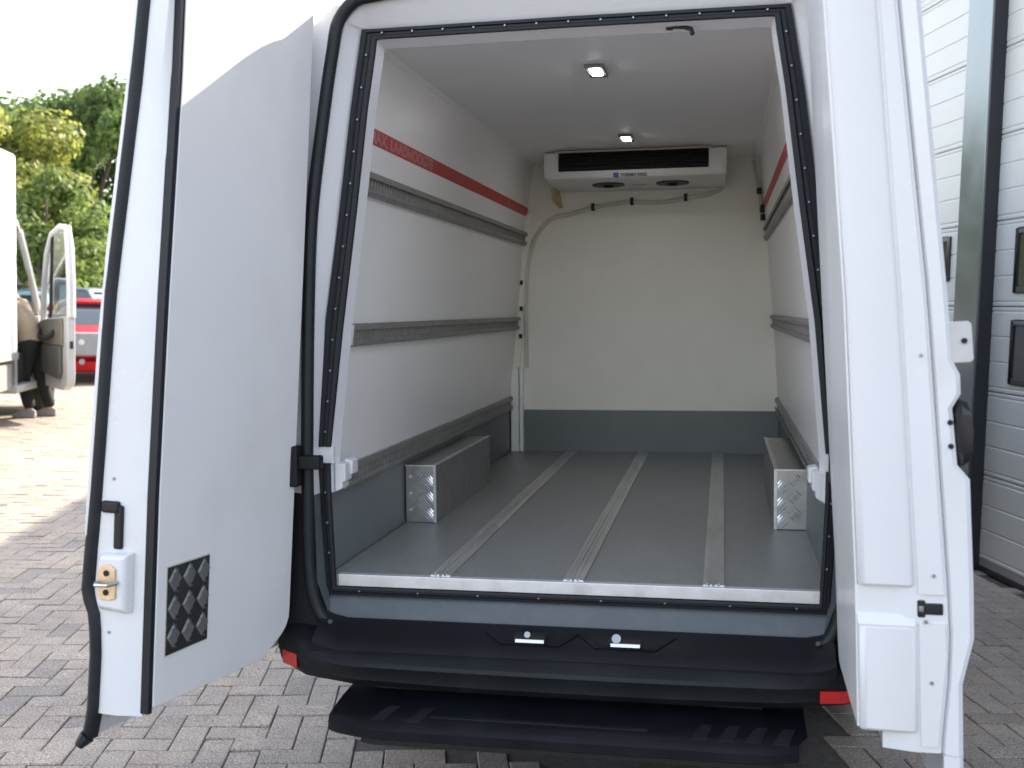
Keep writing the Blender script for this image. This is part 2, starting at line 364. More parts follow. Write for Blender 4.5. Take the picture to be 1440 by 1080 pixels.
def sectional_door(y0, y1):
    d = hb('sectional_door', M['dark'], (0.052, 0.09, y0, y1, 0.0, DH - .03))
    z = 0.03; first = True; n = 0
    zs = [0.03, 0.072] + [0.072 + 0.5105 * k for k in range(1, 9)]
    for z0, z1 in zip(zs[1:-1], zs[2:]):
        b = MB(); zb = z0 + 0.0008; zt = min(z1 - 0.0008, DH - .03); h = (zt - zb)
        # panel section: two narrow lips at the joints and three broad ribs
        prof = [(0.045, zb)]
        ed = [zb, zb + 0.028, zb + 0.028 + (h - 0.056) / 3, zb + 0.028 + 2 * (h - 0.056) / 3, zt - 0.028, zt]
        for q in range(5):
            prof += [(0.004, ed[q] + 0.003), (0.0, ed[q] + 0.010), (0.0, ed[q + 1] - 0.006), (0.004, ed[q + 1] - 0.001)]
        prof += [(0.045, zt)]
        b.prism_y([(x, zz) for x, zz in prof], y0, y1)
        b.build('door_panel', M['gdoor'], d)
    hb('bottom_rail', mat('alu_rail_dull', (0.35, 0.34, 0.32), 0.5, 0.5), (0.002, 0.05, y0, y1, 0.03, 0.074), parent=d)
    return d
d1 = sectional_door(-2.5, -0.1)
d2 = sectional_door(0.226, 3.9)
def door_window(d, ya, yb, za, zb):
    b = MB(); t = 0.035
    b.box(-0.012, 0.02, ya, ya + t, za, zb).box(-0.012, 0.02, yb - t, yb, za, zb).box(-0.012, 0.02, ya + t, yb - t, za, za + t).box(-0.012, 0.02, ya + t, yb - t, zb - t, zb)
    b.build('window_frame', M['wframe'], d, bevel=0.004)
    hb('window_pane', M['pane'], (-0.004, 0.004, ya + t, yb - t, za + t, zb - t), parent=d)
for za, zb in ((1.156, 1.528), (1.685, 2.058)):
    for k in range(2):
        yb = -0.335 - k * 1.05
        door_window(d1, yb - 0.62, yb, za, zb)
for k in range(3): door_window(d2, 0.475 + k * 1.05, 0.475 + k * 1.05 + .62, 1.77, 2.058)

# ================================================================= CARGO VAN
van = empty('cargo_van'); van.rotation_euler = (0, -0.033, 0)
tag(van, 'white refrigerated cargo van seen from behind with both rear doors open', 'van')
X0 = 0.006
Zi = None
ringO = [(0, .50), (.80, .50), (.90, .53), (.945, .65), (.985, 1.0), (.985, 1.09), (.983, 1.14), (.96, 1.52), (.925, 1.83), (.87, 2.14), (.815, 2.34), (.765, 2.43), (.70, 2.487), (0, 2.56)]
ringA = [(0, .605), (.62, .605), (.715, .635), (.752, .74), (.757, 1.0), (.757, 1.09), (.757, 1.14), (.752, 1.52), (.735, 1.83), (.69, 2.14), (.664, 2.29), (.643, 2.375), (.585, 2.425), (0, 2.462)]
ringB = [(0, .69), (.70, .69), (.732, .69), (.735, .72), (.752, 1.0), (.756, 1.09), (.756, 1.14), (.732, 1.52), (.686, 1.83), (.644, 2.14), (.611, 2.34), (.606, 2.364), (.58, 2.364), (0, 2.366)]
ringC = [(0, .715), (.68, .715), (.708, .715), (.709, .74), (.720, 1.0), (.721, 1.09), (.719, 1.14), (.680, 1.50), (.634, 1.83), (.594, 2.14), (.568, 2.30), (.564, 2.334), (.55, 2.335), (0, 2.337)]
ringD = [None, None, None, None, (.708, 1.0), (.708, 1.09), (.705, 1.14), (.667, 1.51), (.622, 1.83), (.584, 2.14), (.560, 2.285), (.556, 2.316), (.54, 2.318), (0, 2.32)]
WALL = [(.735, .75), (.738, 1.0), (.737, 1.06), (.728, 1.14), (.703, 1.47), (.69, 1.6), (.661, 1.94), (.64, 2.14), (.617, 2.33), (.612, 2.357)]
CZ = 2.357; FZ = 0.75; BY = 2.97
def wallx(z): return interp(z, [p[1] for p in WALL], [p[0] for p in WALL])
ringE = [None, None, None, None] + [(wallx(z), z) for z in (1.0, 1.09, 1.14, 1.52, 1.83, 2.14, 2.30)] + [(.613, CZ), (.55, CZ), (0, CZ)]
def XO(z): return interp(z, [.7, 1.1, 1.5, 2.3], [0.0, .002, .010, .0145])
def R3(p, side, y): return (XO(p[1]) + side * p[0], y, p[1])
def bridge(b, ra, ya, rb_, yb, i0, i1, mi=0, sides=(1, -1)):
    for s in sides:
        for i in range(i0, i1):
            b.add([R3(ra[i], s, ya), R3(ra[i + 1], s, ya), R3(rb_[i + 1], s, yb), R3(rb_[i], s, yb)], [(0, 1, 2, 3)], mi)
# body shell
b = MB()
def inset(rg, d, dz): return [(max(0, x * (1 - d / .985)) if x else 0, z + (dz if z < 1.2 else -dz * (z - 1.2) / 1.3)) for x, z in rg]
def low(rg, d): return [(x, z - d * min(1, max(0, (z - 2.2) / .25))) for x, z in rg]
sec = [(-.055, low(inset(ringO, .04, .02), .045)), (-.035, low(inset(ringO, .020, .008), .04)), (.03, low(inset(ringO, .006, 0), .015)), (.12, ringO), (3.7, ringO)]
cabr = [(x * .985, z) for x, z in ringO]
sec += [(4.35, [(x * .97, z if z < 1.5 else 1.5 + (z - 1.5) * .93) for x, z in ringO]),
        (5.15, [(x * .95, z if z < 1.1 else 1.1 + (z - 1.1) * .28) for x, z in ringO]),
        (5.75, [(x * .86, z if z < .9 else .9 + (z - .9) * .16) for x, z in ringO])]
for (ya, ra), (yb, rb_) in zip(sec[:-1], sec[1:]): bridge(b, ra, ya, rb_, yb, 0, 13)
last = [R3(p, 1, 5.75) for p in sec[-1][1]] + [R3(p, -1, 5.75) for p in sec[-1][1][1:-1]][::-1]
b.add(last, [tuple(range(len(last)))])
bridge(b, sec[0][1], -.055, ringA, -.05, 4, 13)      # rear face round the opening
body = b.build('body', M['paint'], van, smooth=True)
b = MB(); bridge(b, sec[0][1], -.0552, ringA, -.0502, 0, 4); b.build('corner_cladding', M['plastic'], van, smooth=True)
# painted surround between body seal and door gasket
b = MB(); bridge(b, ringA, -.05, ringB, 0.0, 4, 13); b.build('door_surround', M['grp'], van, smooth=True, angle=50)
b = MB(); bridge(b, ringA, -.05, ringB, 0.0, 0, 4); b.build('rear_sill', M['sill'], van, smooth=True, angle=50)
# body seal (rubber tube following the opening)
def offs(rg, d):
    out = []
    for i, p in enumerate(rg):
        a = rg[max(i - 1, 0)]; c = rg[min(i + 1, len(rg) - 1)]; t = Vector((c[0] - a[0], c[1] - a[1])).normalized()
        out.append((max(0, p[0] + d * t.y) if p[0] else 0, p[1] - d * t.x))
    return out
sr = offs(ringA, .013)
path = [R3(p, 1, -.066) for p in sr] + [R3(p, -1, -.066) for p in sr[1:-1]][::-1]
def smooth_loop(p, n=4):
    P_ = [Vector(q) for q in p]; o_ = []; L_ = len(P_)
    for i in range(L_):
        p0, p1, p2, p3 = P_[i - 1], P_[i], P_[(i + 1) % L_], P_[(i + 2) % L_]
        for t in np.linspace(0, 1, n + 1)[:-1]:
            d1 = (p2 - p1).length; m1 = (p2 - p0) * (d1 / max(1e-6, (p2 - p1).length + (p1 - p0).length)); m2 = (p3 - p1) * (d1 / max(1e-6, (p3 - p2).length + (p2 - p1).length))
            o_.append(p1 * (2 * t ** 3 - 3 * t * t + 1) + m1 * (t ** 3 - 2 * t * t + t) + p2 * (-2 * t ** 3 + 3 * t * t) + m2 * (t ** 3 - t * t))
    return [tuple(q) for q in o_]
b = MB(); b.tube(smooth_loop(path), 0.0185, 10, closed=True); b.build('body_seal', M['rubber'], van, smooth=True, angle=60)
# gasket frame with ridges
b = MB(); gl = [(0, 0), (0.02, -.013), (.32, -.014), (.42, -.008), (.62, -.008), (.72, -.014), (.98, -.013), (1, 0)]
rows = [[(B_[0] + (C_[0] - B_[0]) * t, B_[1] + (C_[1] - B_[1]) * t) for B_, C_ in zip(ringB, ringC)] for t, _ in gl]
for k in range(len(gl) - 1):
    for i0, i1 in ((0, 5), (6, 13)): bridge(b, rows[k], gl[k][1], rows[k + 1], gl[k + 1][1], i0, i1)
gask = b.build('door_gasket', M['gasket'], van, smooth=True, angle=30)
scm = None
def screw_at(x, z, y=-.009):
    global scm
    if scm is None:
        q = MB(); q.tube([(0, 0, 0), (0, -.003, 0), (0, -.0055, 0)], [.0042, .0042, .0026], 8); so = q.build('screw', M['screw'], gask, smooth=True); scm = so.data
    else:
        so = bpy.data.objects.new('screw', scm); COL.objects.link(so); so.parent = gask
    so.location = (x, y, z)
mid = [((a[0] + c[0]) / 2, (a[1] + c[1]) / 2) for a, c in zip(ringB, ringC)]
for k in range(13): screw_at(XO(2.35) - .545 + k * .0908, 2.351)
for s in (1, -1):
    for k in range(21):
        z = 2.29 - k * .0745 * 1.0
        z = 2.29 - k * .092
        if z < .74 or 1.08 < z < 1.15: continue
        screw_at(XO(z) + s * interp(z, [p[1] for p in mid], [p[0] for p in mid]), z)
for k in range(8): screw_at(X0 - .64 + k * .183, .703, -.006)
# white lip inside the gasket and brackets at the hinge recess
b = MB(); bridge(b, ringC, 0.001, ringD, .045, 4, 13); bridge(b, ringD, .045, ringE, .075, 4, 13); b.build('opening_lip', M['grp'], van, smooth=True, angle=40)
for s in (1, -1):
    b = MB()
    xo, xi = X0 + s * .716, X0 + s * .682; xm = X0 + s * .674
    b.prism_y([(xo, 1.0), (X0 + s * .692, 1.012), (X0 + s * .692, 1.03), (xi, 1.034), (xi, 1.088), (xo, 1.088)], .006, .066)
    b.prism_y([(X0 + s * .71, 1.036), (xm, 1.05), (xm, 1.092), (X0 + s * .70, 1.096)], .05, .104)
    b.build('corner_bracket', M['grp'], van, bevel=0.004)
    b = MB(); b.box(X0 + s * .745 - .03, X0 + s * .745 + .03, -.004, .012, 1.09, 1.14); b.build('hinge_recess', M['grp'], van)
# interior liners
def wall_panel(name, s, keys, m, y0=.05, y1=BY):
    b = MB()
    for (xa, za), (xb, zb) in zip(keys[:-1], keys[1:]):
        b.add([R3((xa, za), s, y0), R3((xa, za), s, y1), R3((xb, zb), s, y1), R3((xb, zb), s, y0)], [(0, 1, 2, 3)])
        b.add([R3((xa + .04, za), s, y0), R3((xa + .04, za), s, y1), R3((xb + .04, zb), s, y1), R3((xb + .04, zb), s, y0)], [(0, 1, 2, 3)])
    return b.build(name, m, van, smooth=True)
for s in (-1, 1):
    wall_panel('wall_panel', s, [(wallx(z), z) for z in np.linspace(1.0, CZ, 15)], M['liner'], .07)
    kp = wall_panel('kick_panel', s, [(wallx(.75), .748), (wallx(1.0), 1.0)], M['kick'], .0)
    b = MB(); zz = [.716, .74, 1.0]
    for za, zb in zip(zz[:-1], zz[1:]):
        xa, xb = (interp(q, [.715, .74, 1.0], [.709, .709, .72]) for q in (za, zb))
        b.add([R3((xa, za), s, 0), R3((xb, zb), s, 0), R3((wallx(zb), zb), s, .022), R3((wallx(za), za), s, .022)], [(0, 1, 2, 3)])
    b.build('kick_return', M['kick'], van)
b = MB(); b.box(XO(CZ) - .62, XO(CZ) + .62, .07, BY, CZ, CZ + .03); b.build('ceiling_panel', M['ceil'], van)
for s in (-1, 1):
    b = MB(); b.prism_y([(XO(CZ) + s * .613, CZ - .001), (XO(CZ) + s * .598, CZ - .001), (XO(CZ) + s * .6135, CZ - .016)], .08, BY - .002); b.build('ceiling_trim', M['liner'], van)
b = MB(); bz = [z for z in np.linspace(.984, CZ, 10)]
for za, zb in zip(bz[:-1], bz[1:]):
    b.add([(XO(za) - wallx(za), BY, za), (XO(za) + wallx(za), BY, za), (XO(zb) + wallx(zb), BY, zb), (XO(zb) - wallx(zb), BY, zb)], [(0, 1, 2, 3)])
b.box(X0 - .75, X0 + .75, BY + .004, BY + .05, .7, CZ + .02)
b.build('bulkhead_panel', M['bulk'], van)
b = MB(); b.box(X0 - .737, X0 + .737, BY - .006, BY + .002, .75, .984); b.build('bulkhead_kick_panel', M['kick'], van)
b = MB(); b.box(X0 - .736, X0 + .736, 0.0, BY, .69, FZ); b.build('floor_panel', M['floor'], van)
b = MB(); b.box(X0 - .707, X0 + .707, -.006, .02, .716, .7525); b.build('sill_strip', M['alubright'], van, bevel=.002)
# floor rails
for xc in (-.386, .014, .418):
    b = MB(); hw = .03
    prof = [(-hw, .7505), (-hw, .7555), (-hw + .012, .7565), (-hw + .012, .754), (-.010, .754), (-.010, .7575), (-.004, .7575), (-.004, .753), (.004, .753), (.004, .7575), (.010, .7575), (.010, .754), (hw - .012, .754), (hw - .012, .7565), (hw, .7555), (hw, .7505)]
    b.prism_y([(xc + x, z) for x, z in prof], .012, BY - .01)
    fr = b.build('floor_rail', M['alu'], van)
    for sx in (-.016, .016):
        q = MB(); q.disc((xc + sx, .018, .757), (0, .25, 1), .006, .004, 8); q.build('rail_screw', M['screw'], fr)
# load rails on the walls
def load_rail(s, z0, z1, ya=.095, yb=2.945):
    b = MB(); n = 2; zc = (z0 + z1) / 2; sl = (wallx(z1) - wallx(z0)) / (z1 - z0)
    def W(dx, z): return XO(z) + s * (wallx(zc) + sl * (z - zc) - dx)
    def bar(da, db, za, zb): b.prism_y([(W(da, za), za), (W(db, za), za), (W(db, zb), zb), (W(da, zb), zb)], ya, yb)
    bar(.0, .004, z0, z1); bar(.004, .016, z1 - .013, z1); bar(.004, .016, z0, z0 + .013)
    bar(.014, .019, z1 - .020, z1 - .008); bar(.014, .019, z0 + .008, z0 + .020)
    rl = b.build('load_rail', M['rail'], van)
    q = MB(); y = ya + .012
    while y < yb - .02:
        za, zb = z0 + .015, z1 - .015
        q.hexa([(W(.004, za), y, za), (W(.009, za), y, za), (W(.009, za), y + .013, za), (W(.004, za), y + .013, za), (W(.004, zb), y, zb), (W(.009, zb), y, zb), (W(.009, zb), y + .013, zb), (W(.004, zb), y + .013, zb)])
        for zz in (z1 - .011, z0 + .004):
            q.hexa([(W(.0163, zz), y, zz), (W(.0178, zz), y, zz), (W(.0178, zz), y + .012, zz), (W(.0163, zz), y + .012, zz), (W(.0163, zz + .006), y, zz + .006), (W(.0178, zz + .006), y, zz + .006), (W(.0178, zz + .006), y + .012, zz + .006), (W(.0163, zz + .006), y + .012, zz + .006)])
        y += .0305
    tag(q.build('rail_teeth', M['teeth'], rl), kind='stuff')
    c = MB(); c.hexa([(W(-.002, z0), ya - .012, z0 + .004), (W(.022, z0), ya - .012, z0 + .004), (W(.022, z0), ya + .003, z0 + .004), (W(-.002, z0), ya + .003, z0 + .004),
                      (W(-.002, z1), ya - .012, z1 - .004), (W(.022, z1), ya - .012, z1 - .004), (W(.022, z1), ya + .003, z1 - .004), (W(-.002, z1), ya + .003, z1 - .004)])
    c.build('end_cap', M['grp'], rl, bevel=.003)
for s in (-1, 1):
    for z0, z1 in ((1.905, 1.977), (1.437, 1.508), (.990, 1.062)): load_rail(s, z0, z1, *((.118,) if z0 < 1 else ()))
# red tape line with pale lettering
for s in (-1, 1):
    z0, z1 = 2.066, 2.116; b = MB()
    W = lambda z, d: XO(z) + s * (wallx(z) - d)
    b.hexa([(W(z0, 0), .10, z0), (W(z0, .0012), .10, z0), (W(z0, .0012), BY - .005, z0), (W(z0, 0), BY - .005, z0), (W(z1, 0), .10, z1), (W(z1, .0012), .10, z1), (W(z1, .0012), BY - .005, z1), (W(z1, 0), BY - .005, z1)])
    tape = b.build('tape_line', M['redtape'], van)
    if s < 0:
        nx = -(wallx(z1) - wallx(z0)) / (z1 - z0)
        # text runs along +Y on the left wall, facing +X
        mw = Matrix(((0, nx, 1, W(z0 + .007, .0016)), (1, 0, 0, .165), (0, 1, 0, z0 + .007), (0, 0, 0, 1)))
        text_mesh('lettering', 'MAX. LAADHOOGTE', .053, M['print'], tape, mw, bold=.0016, sx=1.50)
# wheel boxes
def tread_bars(b, fn, u0, u1, v0, v1, pitch=.062, ln=.054, bars=5, h=.0035):
    # fn(u, v, d) -> point ; five-bar lozenges, alternating direction
    iu = 0; u = u0 + pitch * .22
    while u < u1:
        iv = 0; v = v0 + pitch * (.36 if iu % 2 == 0 else .86)
        while v < v1:
            sgn = 1 if iu % 2 == 0 else -1
            for k in range(bars):
                o = (k - (bars - 1) / 2) * .0095; L = ln / 2 * (1 - .16 * abs(k - (bars - 1) / 2) / 2); t = .0026
                dx, dy = math.cos(R(45)) , sgn * math.sin(R(45)); nx_, ny_ = -dy, dx
                cx, cy_ = u + o * nx_, v + o * ny_
                A = (cx - dx * L, cy_ - dy * L); Bp = (cx + dx * L, cy_ + dy * L); C_ = (cx + nx_ * t, cy_ + ny_ * t); D_ = (cx - nx_ * t, cy_ - ny_ * t)
                if min(A[0], Bp[0]) < u0 or max(A[0], Bp[0]) > u1 or min(A[1], Bp[1]) < v0 or max(A[1], Bp[1]) > v1:
                    A = (min(max(A[0], u0), u1), min(max(A[1], v0), v1)); Bp = (min(max(Bp[0], u0), u1), min(max(Bp[1], v0), v1))
                    C_ = (min(max(C_[0], u0), u1), min(max(C_[1], v0), v1)); D_ = (min(max(D_[0], u0), u1), min(max(D_[1], v0), v1))
                b.add([fn(*A, 0), fn(*D_, 0), fn(*Bp, 0), fn(*C_, 0), fn((A[0] + Bp[0]) / 2, (A[1] + Bp[1]) / 2, h)], [(0, 1, 4), (1, 2, 4), (2, 3, 4), (3, 0, 4)])
            v += pitch; iv += 1
        u += pitch * .78; iu += 1
for s, ya, yb in ((-1, .822, 1.80), (1, .868, 1.86)):
    xi, xo, zt = .620, .737, .967
    b = MB(); b.box(min(X0 + s * xi, X0 + s * xo), max(X0 + s * xi, X0 + s * xo), ya, yb, .7502, zt)
    wb = b.build('wheel_box', M['tread'], van, bevel=.004)
    q = MB()
    tread_bars(q, lambda u, v, d: (X0 + s * u, ya - d, v), xi + .006, xo - (.02 if s < 0 else .003), .756, zt - .008)
    tag(q.build('tread_bars', M['treadlit'], wb), kind='stuff'); q = MB()  # front bars: same metal as the sides, coloured brighter as if lit
    tread_bars(q, lambda u, v, d: (X0 + s * (xi - d * .2), u, v), ya + .01, yb - .01, .756, zt - .008)
    tread_bars(q, lambda u, v, d: (X0 + s * v, u, zt + d * .15), ya + .01, yb - .01, xi + .008, xo - .004)
    tag(q.build('tread_bars', M['tread'], wb), kind='stuff')  # shaded side and top bars take the duller plate metal
    c = MB(); c.box(min(X0 + s * (xi - .0025), X0 + s * (xi + .012)), max(X0 + s * (xi - .0025), X0 + s * (xi + .012)), ya - .0025, yb, zt - .003, zt + .0025)
    c.box(min(X0 + s * (xi - .0025), X0 + s * (xi + .008)), max(X0 + s * (xi - .0025), X0 + s * (xi + .008)), ya - .0027, ya + .008, .752, zt - .003)
    c.box(min(X0 + s * xi, X0 + s * xo), max(X0 + s * xi, X0 + s * xo), ya - .0026, ya + .006, zt - .003, zt + .0024)
    c.build('edge_trim', M['alu'], wb)
    if s < 0:
        for z in (.80, .862, .925):
            r_ = MB(); r_.disc((X0 - .716, ya - .003, z), (0, 1, 0), .006, .006, 8); r_.build('rivet', M['alubright'], wb)
# back corner post and trunking
b = MB(); b.box(X0 - .736, X0 - .692, BY - .05, BY - .004, .7505, 1.222).box(X0 - .688, X0 - .668, BY - .04, BY - .004, .7505, 1.222)
b.build('corner_post', M['liner'], van, bevel=.004)
b = MB(); zz = np.linspace(1.224, 2.08, 8)
b.loft([[(XO(z) - wallx(z) + .0, BY - .045, z), (XO(z) - wallx(z) + .035, BY - .02, z), (XO(z) - wallx(z) + .035, BY + .001, z), (XO(z) - wallx(z) - .005, BY + .001, z)] for z in zz]); b.build('corner_trim', M['bulk'], van)
# cooling unit
b = MB()
prof = [(2.53, 2.356), (2.50, 2.345), (2.488, 2.30), (2.492, 2.235), (2.502, 2.215), (2.53, 2.200), (2.93, 2.196), (BY - .002, 2.196), (BY - .002, 2.356)]
secs = []
for x, sc_ in ((-.462, .72), (-.452, .9), (-.432, 1.0), (.432, 1.0), (.452, .9), (.462, .72)):
    secs.append([(X0 - .006 + x, 2.75 + (y - 2.75) * (0.86 + .14 * sc_) if y < 2.9 else y, 2.356 + (z - 2.356) * (sc_ * .35 + .65)) for y, z in prof])
b.loft(secs); unit = b.build('cooling_unit', M['unit'], van, smooth=True, angle=28)
b = MB(); b.prism_x([(2.4985, 2.341), (2.485, 2.30), (2.487, 2.250), (2.52, 2.250), (2.52, 2.341)], -.385, .372); b.build('grille_recess', M['dark'], unit)
for k in range(6):
    z = 2.258 + k * .0158; q = MB(); q.prism_x([(2.480, z), (2.474, z + .004), (2.494, z + .010), (2.50, z + .006)], -.383, .370); q.build('grille_slat', M['slat'], unit)
b = MB(); b.box(-.40, .385, 2.479, 2.49, 2.342, 2.352); b.build('grille_strip', mat('tan_strip', (0.5, 0.42, 0.34), .5), unit)
for xc in (-.147, .185):
    q = MB(); q.disc((xc, 2.66, 2.198), (0, .02, 1), .085, .014, 24); fan = q.build('fan_guard', M['slat'], unit, smooth=True)
    q = MB(); q.disc((xc, 2.66, 2.192), (0, .02, 1), .025, .02, 16); q.build('fan_hub', M['dark'], fan)
q = MB(); q.box(-.104, -.078, 2.4895, 2.4935, 2.212, 2.237); q.build('logo_square', M['blueink'], unit)
text_mesh('brand_lettering', 'THERMO KING', .0235, M['ink'], unit, Matrix(((1, 0, 0, -.068), (0, 0, -1, 2.4905), (0, 1, 0, 2.2165), (0, 0, 0, 1))), bold=.0006, sx=.84)
q = MB(); q.tube([(-.02, 2.70, 2.196), (.05, 2.70, 2.196)], .004, 6); q.build('drain_label', M['oldplate'], unit)
# sealant blob, drain hose and clips
b = MB(); b.tube([(-.475, 2.955, 2.215), (-.465, 2.95, 2.16), (-.44, 2.955, 2.11)], [.02, .026, .010], 7); b.build('sealant', M['foam'], van, smooth=True)
hp = [(-.646, 1.224), (-.647, 1.45), (-.645, 1.62), (-.638, 1.78), (-.602, 1.92), (-.565, 1.985), (-.515, 2.04), (-.46, 2.065), (-.394, 2.075), (-.263, 2.108), (-.157, 2.124), (-.05, 2.133), (.05, 2.126), (.14, 2.128), (.24, 2.145), (.34, 2.158), (.41, 2.178), (.44, 2.20)]
hv = [Vector((x + .004, BY - .022, z)) for x, z in hp]; fine = []
for i in range(len(hv) - 1):
    p0, p1, p2, p3 = hv[max(i - 1, 0)], hv[i], hv[i + 1], hv[min(i + 2, len(hv) - 1)]
    for t in np.linspace(0, 1, 5)[:-1]:
        fine.append(.5 * ((2 * p1) + (p2 - p0) * t + (2 * p0 - 5 * p1 + 4 * p2 - p3) * t * t + (3 * p1 - p0 - 3 * p2 + p3) * t ** 3))
fine.append(hv[-1])
b = MB(); b.tube([tuple(p) for p in fine], .0115, 8); hose = b.build('drain_hose', M['hose'], van, smooth=True)
for x, z in ((-.262, 2.108), (-.048, 2.133), (.243, 2.146), (-.658, 1.70), (-.662, 1.555), (-.668, 1.40)):
    q = MB()
    if x > -.5: q.box(x - .009, x + .009, BY - .038, BY - .001, z - .018, z + .022)
    else: q.box(x - .012, x + .002, BY - .05, BY - .02, z - .012, z + .012)
    q.build('hose_clip', M['rubber'], hose, bevel=.002)
b = MB(); b.tube([(.600, BY - .02, 2.335), (.628, BY - .02, 2.20), (.652, BY - .02, 2.02)], .009, 6); cab_ = b.build('sensor_cable', M['hose'], van)
for x, z, l in ((.632, 2.17, .016), (.649, 2.075, .02), (.652, 2.03, .016)):
    q = MB(); q.box(x - .012, x + .012, BY - .045, BY - .005, z - l, z + l); q.build('cable_clip', M['rubber'], cab_, bevel=.002)
# ceiling lamps, catch
for x, y in ((.020, .64), (-.006, 2.12)):
    q = MB(); q.box(x - .032, x + .032, y - .085, y + .085, CZ - .013, CZ - .0005); lp = q.build('ceiling_lamp', M['lampcase'], van, bevel=.004)
    q = MB(); q.box(x - .017, x + .019, y - .07, y + .03, CZ - .0165, CZ - .0125); q.build('lamp_lens', M['led'], lp, bevel=.002)
b = MB(); b.tube([(.289, .026, 2.331), (.335, .024, 2.327), (.353, .024, 2.32), (.358, .022, 2.304)], .0065, 8); ct = b.build('door_catch', M['rubber'], van, smooth=True)
q = MB(); q.box(.284, .304, .02, .045, 2.322, 2.338); q.build('catch_base', M['rubber'], ct, bevel=.003)

# bumper
def plan(u):   # u in [-1,1] -> point, outward normal in plan
    pts = [(-.945, .42), (-.94, .2), (-.915, .02), (-.86, -.10), (-.76, -.17), (-.6, -.195), (-.3, -.205), (0, -.208), (.3, -.205), (.6, -.195), (.76, -.17), (.86, -.10), (.915, .02), (.94, .2), (.945, .42)]
    return pts
pl = plan(0); rings = []
for i, (x, y) in enumerate(pl):
    a = Vector(pl[max(i - 1, 0)]); c = Vector(pl[min(i + 1, len(pl) - 1)]); t = (c - a).normalized(); nrm = Vector((t.y, -t.x))
    rise = interp(abs(x), [.55, .75, .92], [0, .012, .03]); top = interp(abs(x), [.6, .8, .93], [0, .015, .06])
    pf = [(-.16, .58 + top), (-.055, .572 + top), (-.018, .560 + top), (0, .546 + top * .5), (.004, .535 + top * .4), (-.004, .515), (-.004, .492 + rise), (-.016, .474 + rise), (-.12, .462 + rise)]
    rings.append([(X0 + x + nrm.x * d, y + nrm.y * d, z) for d, z in pf])
b = MB(); b.loft(rings); bump_ = b.build('bumper', M['plastic'], van, smooth=True, angle=32)
for x0, x1, z0, z1, yy in ((-.838, -.778, .508, .548, 0), (.697, .85, .498, .53, 0)):
    q = MB(); n = 6; fr = []
    for k in range(n + 1):
        x = x0 + (x1 - x0) * k / n; y = interp(x - X0, [p[0] for p in pl], [p[1] for p in pl])
        fr.append((x, y))
    for (xa, ya), (xb, yb) in zip(fr[:-1], fr[1:]):
        q.hexa([(xa, ya - .007, z0), (xb, yb - .007, z0), (xb, yb + .02, z0), (xa, ya + .02, z0), (xa, ya - .007, z1), (xb, yb - .007, z1), (xb, yb + .02, z1), (xa, ya + .02, z1)])
    q.build('reflector', M['redlens'], bump_)
b = MB()
outl = []
prof = [(-.052, .634), (-.062, .626), (-.105, .606), (-.150, .584), (-.165, .570), (-.165, .54), (-.03, .54)]
secs = [[(X0 + x, y, z + dz) for y, z in prof] for x, dz in ((-.735, .022), (-.70, .008), (-.66, 0), (-.24, 0), (.0, 0), (.24, 0), (.66, 0), (.70, .008), (.735, .022))]
b.loft(secs); tread = b.build('bumper_tread', M['gloss'], van, smooth=True, angle=40)
for xc in (-.095, .176):
    q = MB(); q.box(xc - .046, xc + .046, -.115, -.085, .6045, .622); lt = q.build('latch_recess', M['dark'], tread)
    q = MB(); q.prism_x([(-.121, .6035), (-.118, .612), (-.096, .618), (-.096, .613)], xc - .040, xc + .042); q.build('latch_plate', M['steel'], lt)
    q = MB(); q.disc((xc + (-.024 if xc > 0 else -.006), -.108, .622), (0, -.9, .4), .013 if xc > 0 else .009, .016, 12); q.build('latch_bolt', M['screw'], lt, smooth=True)
for xc in (-.095, .176):
    q = MB(); n0 = Vector((0, .45, .89)).normalized()
    def tp_(x, y): return (x, y, interp(y, [-.150, -.105, -.062], [.584, .606, .626]) + .0008)
    oo = [(xc - .14, -.075), (xc - .085, -.126), (xc + .085, -.126), (xc + .14, -.075)]; ii = [(xc - .115, -.075), (xc - .070, -.114), (xc + .070, -.114), (xc + .115, -.075)]
    for a_, b2, c2, d2 in zip(oo[:-1], oo[1:], ii[1:], ii[:-1]):
        p4 = [tp_(*a_), tp_(*b2), tp_(*c2), tp_(*d2)]; hi_ = [(p[0], p[1] - .001, p[2] + (.0035 if k_ < 2 else .0)) for k_, p in enumerate(p4)]
        q.add(p4 + hi_, [(0, 1, 5, 4), (1, 2, 6, 5), (2, 3, 7, 6), (3, 0, 4, 7), (4, 5, 6, 7)])
    q.build('pressed_rim', M['gloss'], tread)
for x in (-.70, .70):
    q = MB(); q.disc((x, -.085, .628), (0, -.3, 1), .007, .006, 10); q.build('trim_bolt', M['screw'], tread)
